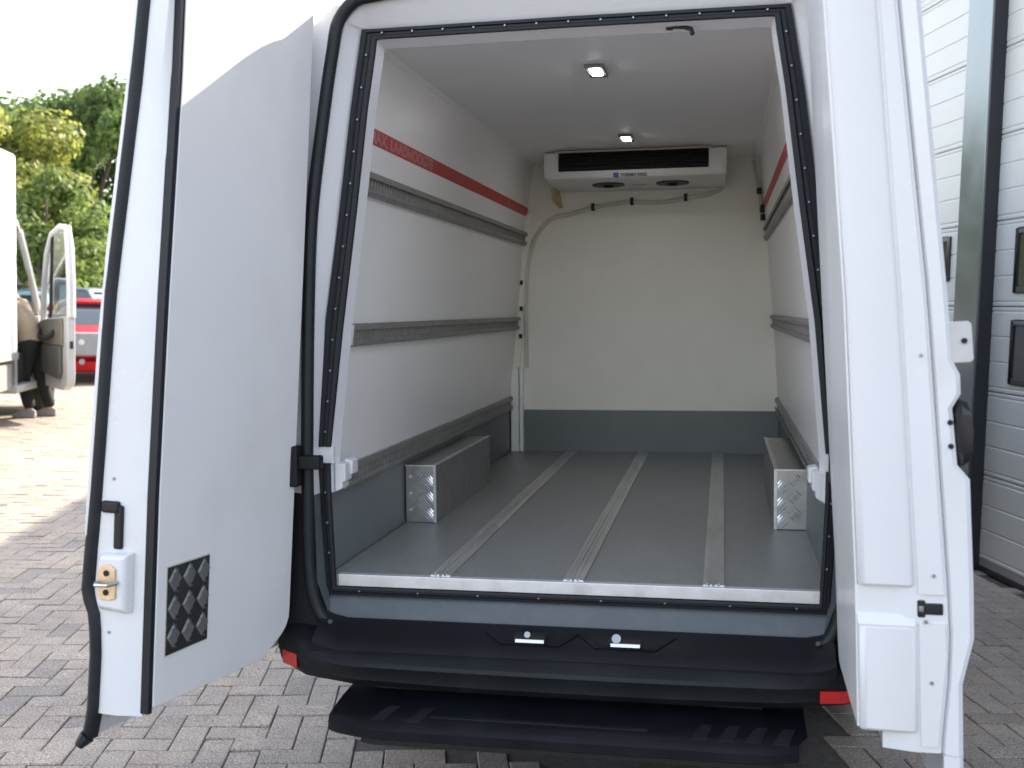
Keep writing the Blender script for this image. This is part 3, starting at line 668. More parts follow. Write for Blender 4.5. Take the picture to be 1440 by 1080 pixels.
# rear step
b = MB(); prof = [(-.02, .452), (-.10, .450), (-.192, .446), (-.30, .438), (-.342, .431), (-.358, .417), (-.359, .394), (-.345, .386), (-.02, .39)]
secs = []
for x, k in ((-.628, .74), (-.60, .84), (-.53, .96), (-.45, 1), (.50, 1), (.58, .97), (.635, .84), (.66, .5)):
    secs.append([(x, (-.17 + (y + .17) * k) if y < -.17 else y, z) for y, z in prof])
b.loft(secs); step = b.build('rear_step', M['gloss'], van, smooth=True, angle=35)
for x0, x1 in ((-.34, .25),):
    q = MB(); q.box(x0, x1, -.30, -.285, .4375, .4402); q.build('step_groove', M['rubber'], step)
for x in (-.50, -.40, .36, .43, .50, .57):
    q = MB(); q.hexa([(x, -.325, .430), (x + .04, -.325, .430), (x + .06, -.24, .438), (x + .03, -.24, .438), (x, -.325, .4355), (x + .04, -.325, .4355), (x + .06, -.24, .4440), (x + .03, -.24, .4440)]); q.build('step_pad', M['gasket'], step)
b = MB(); b.loft([[(x, -.322 * k, .388), (x, -.325 * k, .362), (x, -.15, .358), (x, -.15, .388)] for x, k in ((-.535, .96), (-.50, 1), (.56, 1), (.60, .9))]); b.build('step_beam', M['dark'], step, bevel=.004)
b = MB(); b.box(-.630, -.618, -.285, -.16, .375, .43).box(-.628, -.58, -.20, -.19, .38, .42); b.build('step_bracket', M['gloss'], step, bevel=.003)
b = MB(); b.loft([[(-.598, y0, .424), (-.562, y0 - .012, .426), (-.548, y0 - .016, .405), (-.545, y0 - .012, .382), (-.560, y0 - .008, .392), (-.582, y0, .410)] for y0 in (-.316, -.300)]); b.build('rusted_edge', M['rust'], step)
b = MB(); b.box(-.55, .55, -.12, 4.6, .33, .50).box(-.62, -.45, .1, 5.0, .40, .60).box(.45, .62, .1, 5.0, .40, .60); b.build('underframe', M['dark'], van)
for s in (-1, 1):
    for y in (1.25, 4.6):
        q = MB(); c = Vector((X0 + s * .83, y, .345))
        prof = [(.20, -.10), (.30, -.115), (.335, -.09), (.345, 0), (.335, .09), (.30, .115), (.20, .10)]
        rings = [[(c.x + o_, c.y + r_ * math.cos(a), c.z + r_ * math.sin(a)) for r_, o_ in prof] for a in np.linspace(0, 2 * math.pi, 25)[:-1]]
        rings.append(rings[0]); q.loft(rings, caps=False, closed=True); wh = q.build('wheel', M['tyre'], van, smooth=True)
        q = MB(); q.tube([(c.x - .08, y, c.z), (c.x + s * .06, y, c.z)], [.2, .2], 24); q.build('rim', M['rim'], wh, smooth=True)
for s in (-1, 1):
    q = MB(); q.box(X0 + s * .93 - .045, X0 + s * .93 + .045, -.05, .05, .78, 1.05); tl = q.build('tail_lamp', M['redlens'], van, bevel=.012)
    q = MB(); q.box(X0 + s * .93 - .04, X0 + s * .93 + .04, -.056, .0, .88, .95); q.build('indicator_lens', mat('amber_lens', (.6, .25, .02), .15), tl, bevel=.004)

# ---- rear doors -------------------------------------------------------------
class DoorFrame:
    def __init__(self, hx, B_, N_): self.hx = hx; self.B = B_; self.N = N_
    def __call__(self, s, o, z):
        return (self.hx(z) + s * self.B[0] + o * self.N[0], -.12 + s * self.B[1] + o * self.N[1], z)
def loft_door(name, P, zs, prof, m, parent, **kw):
    b = MB(); b.loft([[P(s, o, z) for s, o in prof(z)] for z in zs]); return b.build(name, m, parent, **kw)
def plate(name, P, outline, o0, o1, m, parent, **kw):
    b = MB(); b.loft([[P(s, o0, z) for s, z in outline], [P(s, o1, z) for s, z in outline]]); return b.build(name, m, parent, **kw)
def boxd(b, P, s0, s1, o0, o1, z0, z1):
    b.hexa([P(s0, o0, z0), P(s1, o0, z0), P(s1, o1, z0), P(s0, o1, z0), P(s0, o0, z1), P(s1, o0, z1), P(s1, o1, z1), P(s0, o1, z1)]); return b
DT = 2.52
# left-hand door: opened about 102 degrees
a12 = R(12)
PL = DoorFrame(lambda z: -.80 + .068 * (z - 1), (-math.sin(a12), -math.cos(a12)), (-math.cos(a12), math.sin(a12)))
sf = lambda z: interp(z, [.5, .6, 1.1, 1.6, 2.1, 2.6], [.567, .567, .565, .551, .530, .522])
os_ = lambda z: interp(z, [.45, .55, .73, .80, .84, .92, 1.6, 2.25, 2.6], [.168, .148, .145, .150, .162, .158, .137, .084, .06])
zsL = [.545, .60, .70, .76, .80, .84, .90, 1.0, 1.15, 1.3, 1.5, 1.7, 1.9, 2.1, 2.3, DT]
dl = loft_door('rear_door', PL, zsL, lambda z: [(-.10, .07), (-.03, .05), (sf(z) - .05, .04), (sf(z) + .010, .024), (sf(z) + .030, os_(z) - .055), (sf(z) + .032, os_(z) + .015), (sf(z) + (.046 if z > .95 else .02), os_(z) + .026), (sf(z) + (.046 if z > .95 else .02), os_(z) + .036), (-.08, os_(z) + .045)], M['paint'], van, smooth=True, angle=38)
tag(dl, 'left-hand rear door swung open past square')
# lower skin of the door reaching further down on the outside
b = MB(); b.loft([[PL(s, os_(z) + d, z) for s, d in ((-.06, .012), (sf(z) + .018, .012), (sf(z) + .018, .036), (-.06, .036))] for z in (.475, .52, .56)]); b.build('door_skirt', M['paint'], dl)
ol = [(-.018, 2.50)] + [(-.018, z) for z in (2.0, 1.5, 1.0, .68)] + [(-.016, .642), (-.004, .618), (.02, .598), (.06, .577), (.107, .552)] + [(.30, .556), (sf(.565), .566)] + [(sf(z), z) for z in (.7, 1.1, 1.35, 1.6, 1.85, 2.1, 2.3, 2.50)]
plate('inner_panel', PL, ol, 0, .045, M['doorliner'], dl, bevel=.003)
zz = [.553, .7, .9, 1.1, 1.35, 1.6, 1.85, 2.1, 2.3, 2.50]
loft_door('panel_gasket', PL, zz, lambda z: [(sf(z) + .001, .002), (sf(z) + .013, .004), (sf(z) + .013, .028), (sf(z) + .001, .03)], M['gasket'], dl)
# outer rubber lip seal
zz = [.478, .50, .53, .56, .62, .70, .76, .80, .83, .86, .90, .96, 1.05, 1.2, 1.4, 1.6, 1.8, 2.0, 2.2, 2.4, DT]
bul = lambda z: interp(z, [.47, .55, .72, .80, .86, .95, 1.1], [.0, 0, -.002, .004, .016, .014, .006])
loft_door('lip_seal', PL, zz, lambda z: [(sf(z) + .020, os_(z) - .008 + bul(z) * .4), (sf(z) + .042, os_(z) - .003 + bul(z)), (sf(z) + .050, os_(z) + .010 + bul(z)), (sf(z) + .044, os_(z) + .023 + bul(z)), (sf(z) + .022, os_(z) + .025)], M['rubber'], dl, smooth=True, angle=60)
b = MB(); b.tube([PL(sf(.55) + .04, os_(.5) + .012, .485), PL(sf(.55) + .052, os_(.5) + .028, .462)], [.02, .012], 8); b.build('seal_foot', M['rubber'], dl, smooth=True)
# striker housing, plate and loop, lever
b = MB()
hs = [(.030, .855), (.032, .84)]
def housing(d, gk): return [PL(sf(.88) + d, .055 + (x) * 1.0, z) for x, z in [(gk, .808 + gk), (.088 - gk * .4, .812 + gk), (.096 - gk * .6, .84), (.096 - gk * .6, .93), (.088 - gk * .4, .957 - gk), (gk, .960 - gk)]]
b.loft([housing(.018, 0), housing(.040, .002), housing(.050, .012)]); sh = b.build('striker_housing', M['paint'], dl, bevel=.005)
b = MB(); b.loft([[PL(sf(.88) + d, o, z) for o, z in ((.082, .848), (.100, .842), (.130, .842), (.138, .862), (.138, .908), (.130, .928), (.100, .930), (.084, .920))] for d in (.050, .055)]); sp_ = b.build('striker_plate', M['zinc'], dl, bevel=.002)
b = MB(); b.tube([PL(sf(.88) + .055, .078, .888), PL(sf(.88) + .078, .085, .887), PL(sf(.88) + .080, .12, .885), PL(sf(.88) + .055, .142, .884)], .0055, 8); b.build('striker_loop', M['steel'], dl, smooth=True)
for z in (.862, .910):
    b = MB(); b.disc(PL(sf(.88) + .056, .110, z), (PL(1, 0, z)[0] - PL(0, 0, z)[0], PL(1, 0, z)[1] - PL(0, 0, z)[1], 0), .0075, .005, 10); b.build('striker_screw', M['dark'], dl)
b = MB(); boxd(b, PL, sf(1.05) + .024, sf(1.05) + .036, .085, .112, .965, 1.075); boxd(b, PL, sf(1.05) + .025, sf(1.05) + .040, .095, .150, 1.055, 1.085); b.build('release_lever', M['gasket'], dl, bevel=.006)
for z in (1.14, .755):
    b = MB(); b.disc(PL(sf(z) + .031, .118, z), (-.2, -1, 0), .004, .004, 8); b.build('edge_screw', M['screw'], dl)
# tread plate on the inner panel
b = MB(); boxd(b, PL, .370, .530, -.004, .001, .688, .912); tp = b.build('tread_plate', M['treaddk'], dl)
b = MB(); boxd(b, PL, .3665, .5335, -.0015, .001, .6845, .9155); b.build('sealant_edge', mat('cream_sealant', (.55, .52, .42), .7, var=.1, scale=40), tp)
for i in range(3):
    for j in range(3):
        cs, cz = .392 + i * .056, .733 + j * .072; hw, hh = .0255, .033
        q = MB(); q.add([PL(cs - hw, -.004, cz), PL(cs, -.004, cz - hh), PL(cs + hw, -.004, cz), PL(cs, -.004, cz + hh),
                         PL(cs - hw * .75, -.0075, cz), PL(cs, -.0075, cz - hh * .75), PL(cs + hw * .75, -.0075, cz), PL(cs, -.0075, cz + hh * .75)],
                        [(0, 1, 5, 4), (1, 2, 6, 5), (2, 3, 7, 6), (3, 0, 4, 7), (4, 5, 6, 7)])
        for k in range(5):
            t = (k - 2) * .0085
            q.add([PL(cs + hw * .62 * (1 - abs(t) / .03) * sg + 0, -.0085, cz + t * 1.6 + sg * .004 + dz) for sg, dz in ((-1, -.0018), (1, -.0018), (1, .0018), (-1, .0018))], [(0, 1, 2, 3)])
        q.build('tread_diamond', M['treadmid'], tp)
# outside pads on the skin
for z, h in ((1.375, .035), (2.31, .03)):
    b = MB(); boxd(b, PL, sf(z) - .05, sf(z) + .02, os_(z) + .036, os_(z) + .062, z - h, z + h); b.build('stop_pad', M['paint'], dl, bevel=.012)
# hinges
for s, P_ in ((-1, PL),):
    b = MB(); b.box(-.825, -.712, -.115, -.075, 1.085, 1.125).box(-.828, -.775, -.13, -.085, 1.035, 1.155); b.build('door_hinge', M['plastic'], van, bevel=.006)
b = MB(); b.box(.725, .760, -.11, -.05, 1.07, 1.15); b.build('door_hinge', M['plastic'], van, bevel=.006)
# right-hand door: opened square
PR = DoorFrame(lambda z: interp(z, [.45, .95, 1.56, 2.17, 2.6], [.757, .744, .714, .668, .640]), (-.030, -.9995), (.9995, -.030))
SFr = .580
ob = lambda z: interp(z, [.5, .9, 1.6, 2.2, 2.6], [.122, .120, .108, .104, .10])      # thick moulded block
og = lambda z: interp(z, [.5, .62, .8, .95, 1.6, 2.2, 2.6], [.165, .172, .19, .185, .165, .145, .13])
oe = lambda z: interp(z, [.45, .74, .84, 1.18, 1.21, 1.33, 1.36, 1.40, 1.43, 1.6, 2.2, 2.6], [.212, .212, .236, .236, .212, .206, .224, .224, .210, .204, .188, .165])
zsR = [.585, .62, .70, .74, .84, .95, 1.05, 1.18, 1.21, 1.33, 1.36, 1.40, 1.43, 1.5, 1.6, 1.8, 2.0, 2.2, 2.4, DT]
dr = loft_door('rear_door', PR, zsR, lambda z: [(-.06, .05), (SFr - .02, .05), (SFr - .006, ob(z) - .012), (SFr - .008, og(z) - .002), (SFr - .016, og(z) + .001), (SFr - .002, og(z) + .006), (SFr + .004, oe(z) - .01), (SFr - .004, oe(z)), (-.06, oe(z) + .01)], M['paint'], van, smooth=True, angle=38)
tag(dr, 'right-hand rear door opened square, its thick free edge towards the viewer')
# outer skin lip running down past the frame
loft_door('door_skirt', PR, [.44, .50, .584], lambda z: [(-.04, oe(z) - .035), (SFr + .002, oe(z) - .040), (SFr + .003, oe(z) - .008), (SFr - .005, oe(z)), (-.04, oe(z) + .008)], M['paint'], dr)
# moulded block in three lengths with a recessed band between
def block(name, z0, z1, ds, ch):
    zs = [z for z in [z0, z0 + .006] + [q for q in (.95, 1.2, 1.56, 1.9, 2.17) if z0 + .007 < q < z1] + [z1 - .006, z1]]
    def pr(z):
        e = .006 if z in (z0, z1) else 0
        c_ = SFr + ds - e
        return [(.0, .0015), (c_ - .016, .0015), (c_ - .006, .004), (c_ - .001, .011), (c_, .02), (c_ + .001, ob(z) - .012), (c_ - .004, ob(z) - .003), (c_ - .014, ob(z) + .003), (.0, ob(z))]
    return loft_door(name, PR, zs, pr, M['grp'], dr, smooth=True, angle=40)
block('edge_moulding', .945, 2.50, .002, .01)
block('edge_moulding', .628, .862, .004, .01)
loft_door('edge_moulding', PR, [.862, .885, .945], lambda z: [(.0, .0025), (SFr + (-.012 if z > .87 else .003), .001), (SFr + (-.012 if z > .87 else .003), ob(z) - .002), (.0, ob(z) - .002)], M['grp'], dr)
# inner facing panel (glossy) on the door
plate('inner_panel', PR, [(-.02, .64), (.012, .60), (.06, .60), (SFr - .012, .632), (SFr - .012, .95), (SFr - .012, 1.56), (SFr - .012, 2.17), (SFr - .012, 2.50), (-.02, 2.50), (-.02, 2.17), (-.02, 1.56), (-.02, .95)], -.003, .001, M['doorliner'], dr)
# face between block and skin: raised white panels with the latch slot between
def face_panel(z0, z1):
    zs = sorted(list(np.linspace(z0, z1, 5)) + [q for q in (.95, 1.56, 2.17) if z0 < q < z1])
    loft_door('edge_panel', PR, list(zs), lambda z: [(SFr - .03, ob(z) + .004), (SFr - .002, ob(z) + .006), (SFr - .001, og(z) - .010), (SFr - .006, og(z) - .005), (SFr - .03, og(z) - .005)], M['grp'], dr, smooth=True, angle=40)
face_panel(.932, 2.50); face_panel(.60, .868)
b = MB(); boxd(b, PR, SFr - .012, SFr - .004, ob(.9) + .004, ob(.9) + .056, .886, .912); boxd(b, PR, SFr - .012, SFr - .003, ob(.9) + .003, ob(.9) + .02, .880, .918); b.build('latch_slot', M['gasket'], dr, bevel=.004)
b = MB(); boxd(b, PR, SFr - .008, SFr - .001, ob(.9) + .006, ob(.9) + .016, .893, .906); b.build('latch_claw', M['screw'], dr, bevel=.002)
for z, o_ in ((1.44, .148), (.972, .157), (.74, .15), (.872, .14)):
    b = MB(); b.disc(PR(SFr - .001, o_, z), (0, 1, 0), .004, .004, 8); b.build('edge_screw', M['screw'], dr)
# outer handle and strap plate
b = MB(); rings = []
for z, t in ((1.205, .25), (1.215, .7), (1.24, .95), (1.28, 1.0), (1.315, .95), (1.342, .7), (1.352, .25)):
    o0 = .212; rings.append([PR(SFr - .10, o0, z), PR(SFr - .012, o0, z), PR(SFr - .004, o0 + .016 * t, z), PR(SFr - .012, o0 + .036 * t, z), PR(SFr - .06, o0 + .042 * t, z), PR(SFr - .10, o0 + .02 * t, z)])
b.loft(rings); b.build('door_handle', M['blackgloss'], dr, smooth=True, angle=50)
for z in (1.30, 1.25):
    b = MB(); b.disc(PR(SFr + .001, .200, z), (0, 1, 0), .006, .01, 8); b.build('handle_screw', M['dark'], dr)
b = MB(); pz0, pz1 = 1.424, 1.514
oln = [(.206, pz0), (.246, pz0 + .002), (.252, pz0 + .008), (.250, pz1 - .008), (.244, pz1 - .002), (.206, pz1 - .004)]
b.loft([[PR(SFr - .002, o, z) for o, z in oln], [PR(SFr - .012, o, z) for o, z in oln]]); spl = b.build('strap_plate', M['oldplate'], dr, bevel=.002)
b = MB(); b.disc(PR(SFr - .001, .234, 1.471), (0, 1, 0), .006, .006, 10); b.build('plate_hole', M['dark'], spl)
b = MB(); b.tube([PR(SFr - .02, .112, .64), PR(SFr - .02, .112, .60)], .003, 6); b.build('drain_tube', M['screw'], dr)

# ================================================================= BACKGROUND VEHICLES
M['truckwhite'] = mat('white_truck_body', (0.80, 0.80, 0.80), 0.35, var=0.02, dirt=(.6, .57, .5), dscale=2, damt=.2)
M['cabwhite'] = mat('white_cab_paint', (0.52, 0.53, 0.54), 0.35, var=0.03, coat=.2)
M['trim'] = mat('grey_door_trim', (0.10, 0.098, 0.092), 0.7, var=0.08)
M['trimbeige'] = mat('beige_door_trim', (0.17, 0.155, 0.125), 0.7, var=0.08)
M['seat'] = mat('dark_seat_fabric', (0.03, 0.03, 0.032), 0.9)
M['glass'] = glass('window_glass', (0.72, 0.82, 0.84), .3)
M['tint'] = mat('dark_window_glass', (0.025, 0.035, 0.04), 0.06, spec=.8)
M['chassis'] = mat('dark_chassis', (0.03, 0.03, 0.03), 0.6)
M['silverpl'] = mat('grey_plastic', (0.28, 0.28, 0.28), 0.5)
def wheel_at(parent, x, y, r, wd, side):
    q = MB(); prof = [(r * .62, -wd / 2), (r * .9, -wd / 2), (r * .985, -wd * .36), (r, 0), (r * .985, wd * .36), (r * .9, wd / 2), (r * .62, wd / 2)]
    rings = [[(x + o_, y + rr * math.cos(a), r + rr * math.sin(a)) for rr, o_ in prof] for a in np.linspace(0, 2 * math.pi, 21)[:-1]]; rings.append(rings[0])
    q.loft(rings, caps=False); wh = q.build('wheel', M['tyre'], parent, smooth=True)
    q = MB(); q.tube([(x - side * wd * .3, y, r), (x + side * wd * .34, y, r), (x + side * wd * .42, y, r)], [r * .63, r * .63, r * .2], 20)
    for k in range(5):
        a = 2 * math.pi * k / 5; q.tube([(x + side * wd * .40, y + .1 * r * math.cos(a), r + .1 * r * math.sin(a)), (x + side * wd * .38, y + r * .6 * math.cos(a), r + r * .6 * math.sin(a))], r * .07, 6)
    q.build('rim', M['rim'], wh, smooth=True); return wh

truck = empty('box_truck', (-8.34, 9.99, 0), R(20))
tag(truck, 'white box truck parked at left with its passenger door hanging open', 'truck')
b = MB(); b.box(-2.12, .03, -5.9, -1.62, .80, 3.17); cb = b.build('cargo_box', M['truckwhite'], truck, bevel=.05, seg=3)
b = MB(); b.box(-2.13, .036, -5.91, -1.63, .78, .86); b.build('lower_rail', M['silverpl'], cb)
b = MB(); b.box(-1.6, -1.45, -5.8, .9, .5, .68).box(-.6, -.45, -5.8, .9, .5, .68).box(-1.9, -.1, -.6, .8, .35, .5); b.build('chassis', M['chassis'], truck)
b = MB(); b.box(-.10, -.02, -4.6, -2.5, .38, .76).box(-.10, -.02, -2.2, -1.7, .42, .74); b.build('side_guard', M['silverpl'], truck, bevel=.02)
b = MB()
# cab body built from its pressings: left side, floor, hood, nose, roof, rear wall, right sill, pillars
hoodp = [(-.38, 1.28), (-.2, 1.25), (.35, 1.14), (.72, 1.0), (.92, .82), (1.0, .55), (.98, .32), (.45, .32)]
b.prism_x([(-.50, .36), (-.50, 1.26)] + hoodp, -1.98, -.02)
b.box(-1.98, -1.93, -1.56, -.5, .40, 1.28).box(-1.98, -.02, -1.58, -1.52, .45, 2.42)
b.loft([[(-1.93, -1.56, 2.36), (-.07, -1.56, 2.36), (-.07, -1.56, 2.44), (-1.93, -1.56, 2.44)], [(-1.90, -1.10, 2.38), (-.10, -1.10, 2.38), (-.10, -1.10, 2.44), (-1.90, -1.10, 2.44)], [(-1.88, -.92, 2.30), (-.12, -.92, 2.30), (-.12, -.92, 2.34), (-1.88, -.92, 2.34)]])
b.box(-.30, -.0, -1.56, -.45, .38, .46).box(-.12, -.02, -1.58, -1.48, .46, 2.38).box(-1.98, -.02, -1.55, -.45, .36, .44)
cabo = b.build('cab', M['cabwhite'], truck, bevel=.012)
for x0, x1 in ((-.05, -.13), (-1.95, -1.87)):
    b = MB(); b.tube([(x0, -.34, 1.24), (x0 * .5 + x1 * .5, -.60, 1.78), (x1, -.93, 2.32)], [.052, .042, .045], 8); b.build('windscreen_pillar', M['cabwhite'], cabo, smooth=True)
b = MB(); b.add([(-.08, -.36, 1.27), (-1.92, -.36, 1.27), (-1.86, -.92, 2.31), (-.14, -.92, 2.31)], [(0, 1, 2, 3)]); b.build('windscreen', M['glass'], truck)
b = MB(); b.add([(-1.955, -1.5, 1.28), (-1.955, -.4, 1.28), (-1.90, -.92, 2.3), (-1.92, -1.5, 2.36)], [(0, 1, 2, 3)]); b.build('side_window', M['glass'], truck)
b = MB(); b.box(-1.9, -.1, -.52, -.30, .45, 1.30).box(-1.75, -.1, -1.45, -.9, .45, .82); b.build('dashboard', M['seat'], truck, bevel=.03)
for x in (-.55, -1.35):
    b = MB(); b.loft([[(x + sx * .24, -1.46 + dy, z) for sx, dy in ((-1, 0), (1, 0), (1, .12), (-1, .12))] for z in (.8, 1.35)]); b.loft([[(x + sx * .13, -1.44 + dy, z) for sx, dy in ((-1, 0), (1, 0), (1, .09), (-1, .09))] for z in (1.38, 1.55)]); b.build('seat', M['seat'], truck, bevel=.03)
wheel_at(truck, -.14, 0.0, .35, .23, 1); wheel_at(truck, -1.84, 0.0, .35, .23, -1); wheel_at(truck, -.2, -4.0, .35, .23, 1); wheel_at(truck, -1.8, -4.0, .35, .23, -1)
b = MB(); b.tube([(-.03 + .02, .42 * math.cos(a), .36 + .44 * math.sin(a)) for a in np.linspace(R(10), R(170), 9)], .03, 6); b.build('wheel_arch', M['silverpl'], truck, smooth=True)
# open passenger door
da = R(31)
Dd = Vector((math.sin(da), -math.cos(da))); Dn = Vector((math.cos(da), math.sin(da)))
def TD(s, o, z): return (.0 + Dd.x * s + Dn.x * o, -.50 + Dd.y * s + Dn.y * o, z)
b = MB(); ol = [(.0, .50), (.12, .40), (.85, .38), (1.02, .44), (1.07, .55), (1.07, 1.30), (.0, 1.22)]
b.loft([[TD(s, o, z) for s, z in ol] for o in (-.02, .08)])
cd = b.build('cab_door', M['cabwhite'], truck, bevel=.015)
b = MB(); fr = [(.02, 1.22), (.06, 1.55), (.20, 2.05), (.40, 2.30), (.70, 2.38), (.95, 2.36), (1.03, 2.10), (1.07, 1.70), (1.07, 1.28)]
b.tube([TD(s, .03, z) for s, z in fr], [.045, .042, .042, .04, .04, .045, .055, .055, .055], 8); b.build('window_frame', M['cabwhite'], cd, smooth=True)
b = MB(); b.tube([TD(.30, .03, 1.26), TD(.36, .03, 1.8), TD(.40, .03, 2.28)], .022, 6); b.build('window_bar', M['seat'], cd, smooth=True)
b = MB(); b.add([TD(.04, .03, 1.25), TD(1.05, .03, 1.28), TD(1.02, .03, 2.1), TD(.9, .03, 2.33), TD(.42, .03, 2.28), TD(.2, .03, 2.02)], [(0, 1, 2, 3, 4, 5)]); b.build('door_glass', M['glass'], cd)
b = MB(); b.loft([[TD(s, o, z) for s, z in ((.06, .60), (.86, .52), (.92, .60), (.92, .92), (.06, .92))] for o in (-.075, -.02)]); b.build('door_pocket', M['trim'], cd, bevel=.02)
b = MB(); b.loft([[TD(s, o, z) for s, z in ((.05, .925), (.95, .925), (.95, 1.27), (.30, 1.24), (.05, 1.19))] for o in (-.055, -.02)]); b.build('door_card', M['trimbeige'], cd, bevel=.02)
b = MB(); b.tube([TD(.18, -.06, 1.10), TD(.3, -.11, 1.02), TD(.62, -.11, 1.02), TD(.72, -.06, 1.10)], .028, 8); b.build('pull_handle', M['seat'], cd, smooth=True)
b = MB(); b.box(*[0] * 0) if False else None
b.loft([[TD(s, o, z) for s, z in ((1.072, .90), (1.078, .90), (1.078, .99), (1.072, .99))] for o in (.01, .05)]); b.build('door_latch', M['chassis'], cd)
b = MB(); b.loft([[TD(s, .24 + o, z) for s, o in ((.10, -.12), (.22, -.13), (.26, 0), (.22, .13), (.10, .12))] for z in (1.30, 1.36, 1.68, 1.76)]); mr = b.build('door_mirror', M['cabwhite'], cd, bevel=.03)
b = MB(); b.tube([TD(.10, .05, 1.36), TD(.14, .16, 1.38)], .03, 6); b.build('mirror_arm', M['chassis'], mr)
b = MB(); b.loft([[TD(s, .24 + o, z) for s, o in ((.263, -.09), (.267, -.09), (.267, .09), (.263, .09))] for z in (1.40, 1.70)]); b.build('mirror_glass', mat('mirror_glass', (.75, .85, .85), .05, 1.0), mr)

# ---- cars
def car(name, loc, rz, paint, label, L=3.9, W_=1.68, Hh=1.48, group=None):
    c = empty(name, (loc[0], loc[1], 0), R(rz)); tag(c, label, 'car', group)
    hw = W_ / 2
    # side profile stations: y (front +), z bottom, z shoulder, half width factor
    st = [(L / 2, .36, .62, .72), (L / 2 - .06, .24, .74, .86), (L / 2 - .25, .20, .86, .95), (L / 2 - .75, .20, .96, 1.0), (L / 2 - 1.15, .2, 1.02, 1.0), (.0, .2, 1.02, 1.0), (-L / 2 + .5, .2, 1.03, 1.0), (-L / 2 + .12, .24, 1.0, .93), (-L / 2, .34, .9, .82)]
    b = MB(); rings = []
    for y, zb, zs, k in st:
        x = hw * k; rings.append([(-x * .9, y, zb), (x * .9, y, zb), (x, y, zb + .12), (x, y, zs - .22), (x * .96, y, zs - .06), (x * .86, y, zs), (-x * .86, y, zs), (-x * .96, y, zs - .06), (-x, y, zs - .22), (-x, y, zb + .12)])
    b.loft(rings); body = b.build('body', paint, c, smooth=True, angle=40)
    gh = [(L / 2 - 1.05, 1.015, .90), (L / 2 - 1.45, 1.22, .83), (L / 2 - 1.78, Hh - .09, .76), (-.35, Hh - .045, .74), (-L / 2 + .75, Hh - .09, .74), (-L / 2 + .38, 1.22, .80), (-L / 2 + .15, 1.02, .84)]
    b = MB(); b.loft([[(-hw * .9, y, 1.0), (hw * .9, y, 1.0), (hw * k, y, z), (-hw * k, y, z)] for y, z, k in gh]); b.build('window_band', M['tint'], c, smooth=True, angle=40)
    b = MB(); b.loft([[(-hw * .75, y, z), (hw * .75, y, z), (hw * .70, y, z + .05), (-hw * .70, y, z + .05)] for y, z in ((L / 2 - 1.72, Hh - .10), (L / 2 - 1.95, Hh - .06), (-.35, Hh - .045), (-L / 2 + .7, Hh - .085))])
    for s in (-1, 1):
        b.tube([(s * hw * .92, L / 2 - 1.02, 1.0), (s * hw * .84, L / 2 - 1.45, 1.24), (s * hw * .76, L / 2 - 1.78, Hh - .08)], .045, 6)
        b.tube([(s * hw * .86, -L / 2 + .15, 1.0), (s * hw * .81, -L / 2 + .4, 1.24), (s * hw * .75, -L / 2 + .75, Hh - .09)], .07, 6)
    b.build('roof', paint, c, smooth=True, angle=50)
    for s in (-1, 1):
        q = MB(); q.loft([[(s * hw * .56, L / 2 - .02, .66), (s * hw * .86, L / 2 - .14, .68), (s * hw * .9, L / 2 - .22, .82), (s * hw * .6, L / 2 - .12, .82)], [(s * hw * .56, L / 2 - .2, .66), (s * hw * .8, L / 2 - .3, .68), (s * hw * .84, L / 2 - .4, .82), (s * hw * .6, L / 2 - .3, .82)]])
        q.build('headlight', mat('headlight_lens', (.7, .72, .74), .08, spec=.8), c, bevel=.02)
        q = MB(); q.box(s * (hw + .02), s * (hw + .17), .75, .87, 1.0, 1.14) if s > 0 else q.box(-(hw + .17), -(hw + .02), .75, .87, 1.0, 1.14); q.build('wing_mirror', paint, c, bevel=.03)
        for y in (L / 2 - .75, -L / 2 + .7): wheel_at(c, s * (hw - .1), y, .30, .19, s)
    q = MB(); q.loft([[(x, L / 2 + d, z) for x, z in ((-.27, .50), (.27, .50), (.31, .90), (-.31, .90))] for d in (.035, -.24)]); gr = q.build('grille', M['silverpl'], c, bevel=.03)
    q = MB(); q.tube([(.0, L / 2 + .045, .74), (.0, L / 2 + .03, .74)], .05, 14); q.build('badge', M['steel'], gr)
    q = MB(); q.disc((0, L / 2 + .01, .40), (0, 1, 0), .05, .04, 12); q.build('fog_lamp', M['silverpl'], c)
    q = MB(); q.box(-.62, -.42, L / 2 - .03, L / 2 - .0, .32, .44).box(.42, .62, L / 2 - .03, L / 2 - .0, .32, .44); q.build('air_intake', M['chassis'], c, bevel=.02)
    return c
M['redcar'] = mat('red_car_paint', (0.42, 0.004, 0.008), 0.5, var=.03, spec=.3)
M['bluecar'] = mat('pale_blue_car_paint', (0.33, 0.52, 0.60), 0.22, var=.03, coat=.6)
M['silvercar'] = mat('silver_car_paint', (0.55, 0.60, 0.70), 0.22, .3, var=.03, coat=.6)
car('parked_car', (-11.35, 15.75), 213 - 5, M['redcar'], 'red hatchback with grey grille parked nose towards the yard behind the truck door', group='cars parked at the back of the yard')
car('parked_car', (-14.05, 20.3), 262, M['silvercar'], 'silver blue car standing behind the red hatchback', L=4.4, Hh=1.72, W_=1.8, group='cars parked at the back of the yard')
car('parked_car', (-14.6, 18.2), 205, M['bluecar'], 'pale blue car seen through the cab windows of the box truck', L=4.2, Hh=1.62, group='cars parked at the back of the yard')

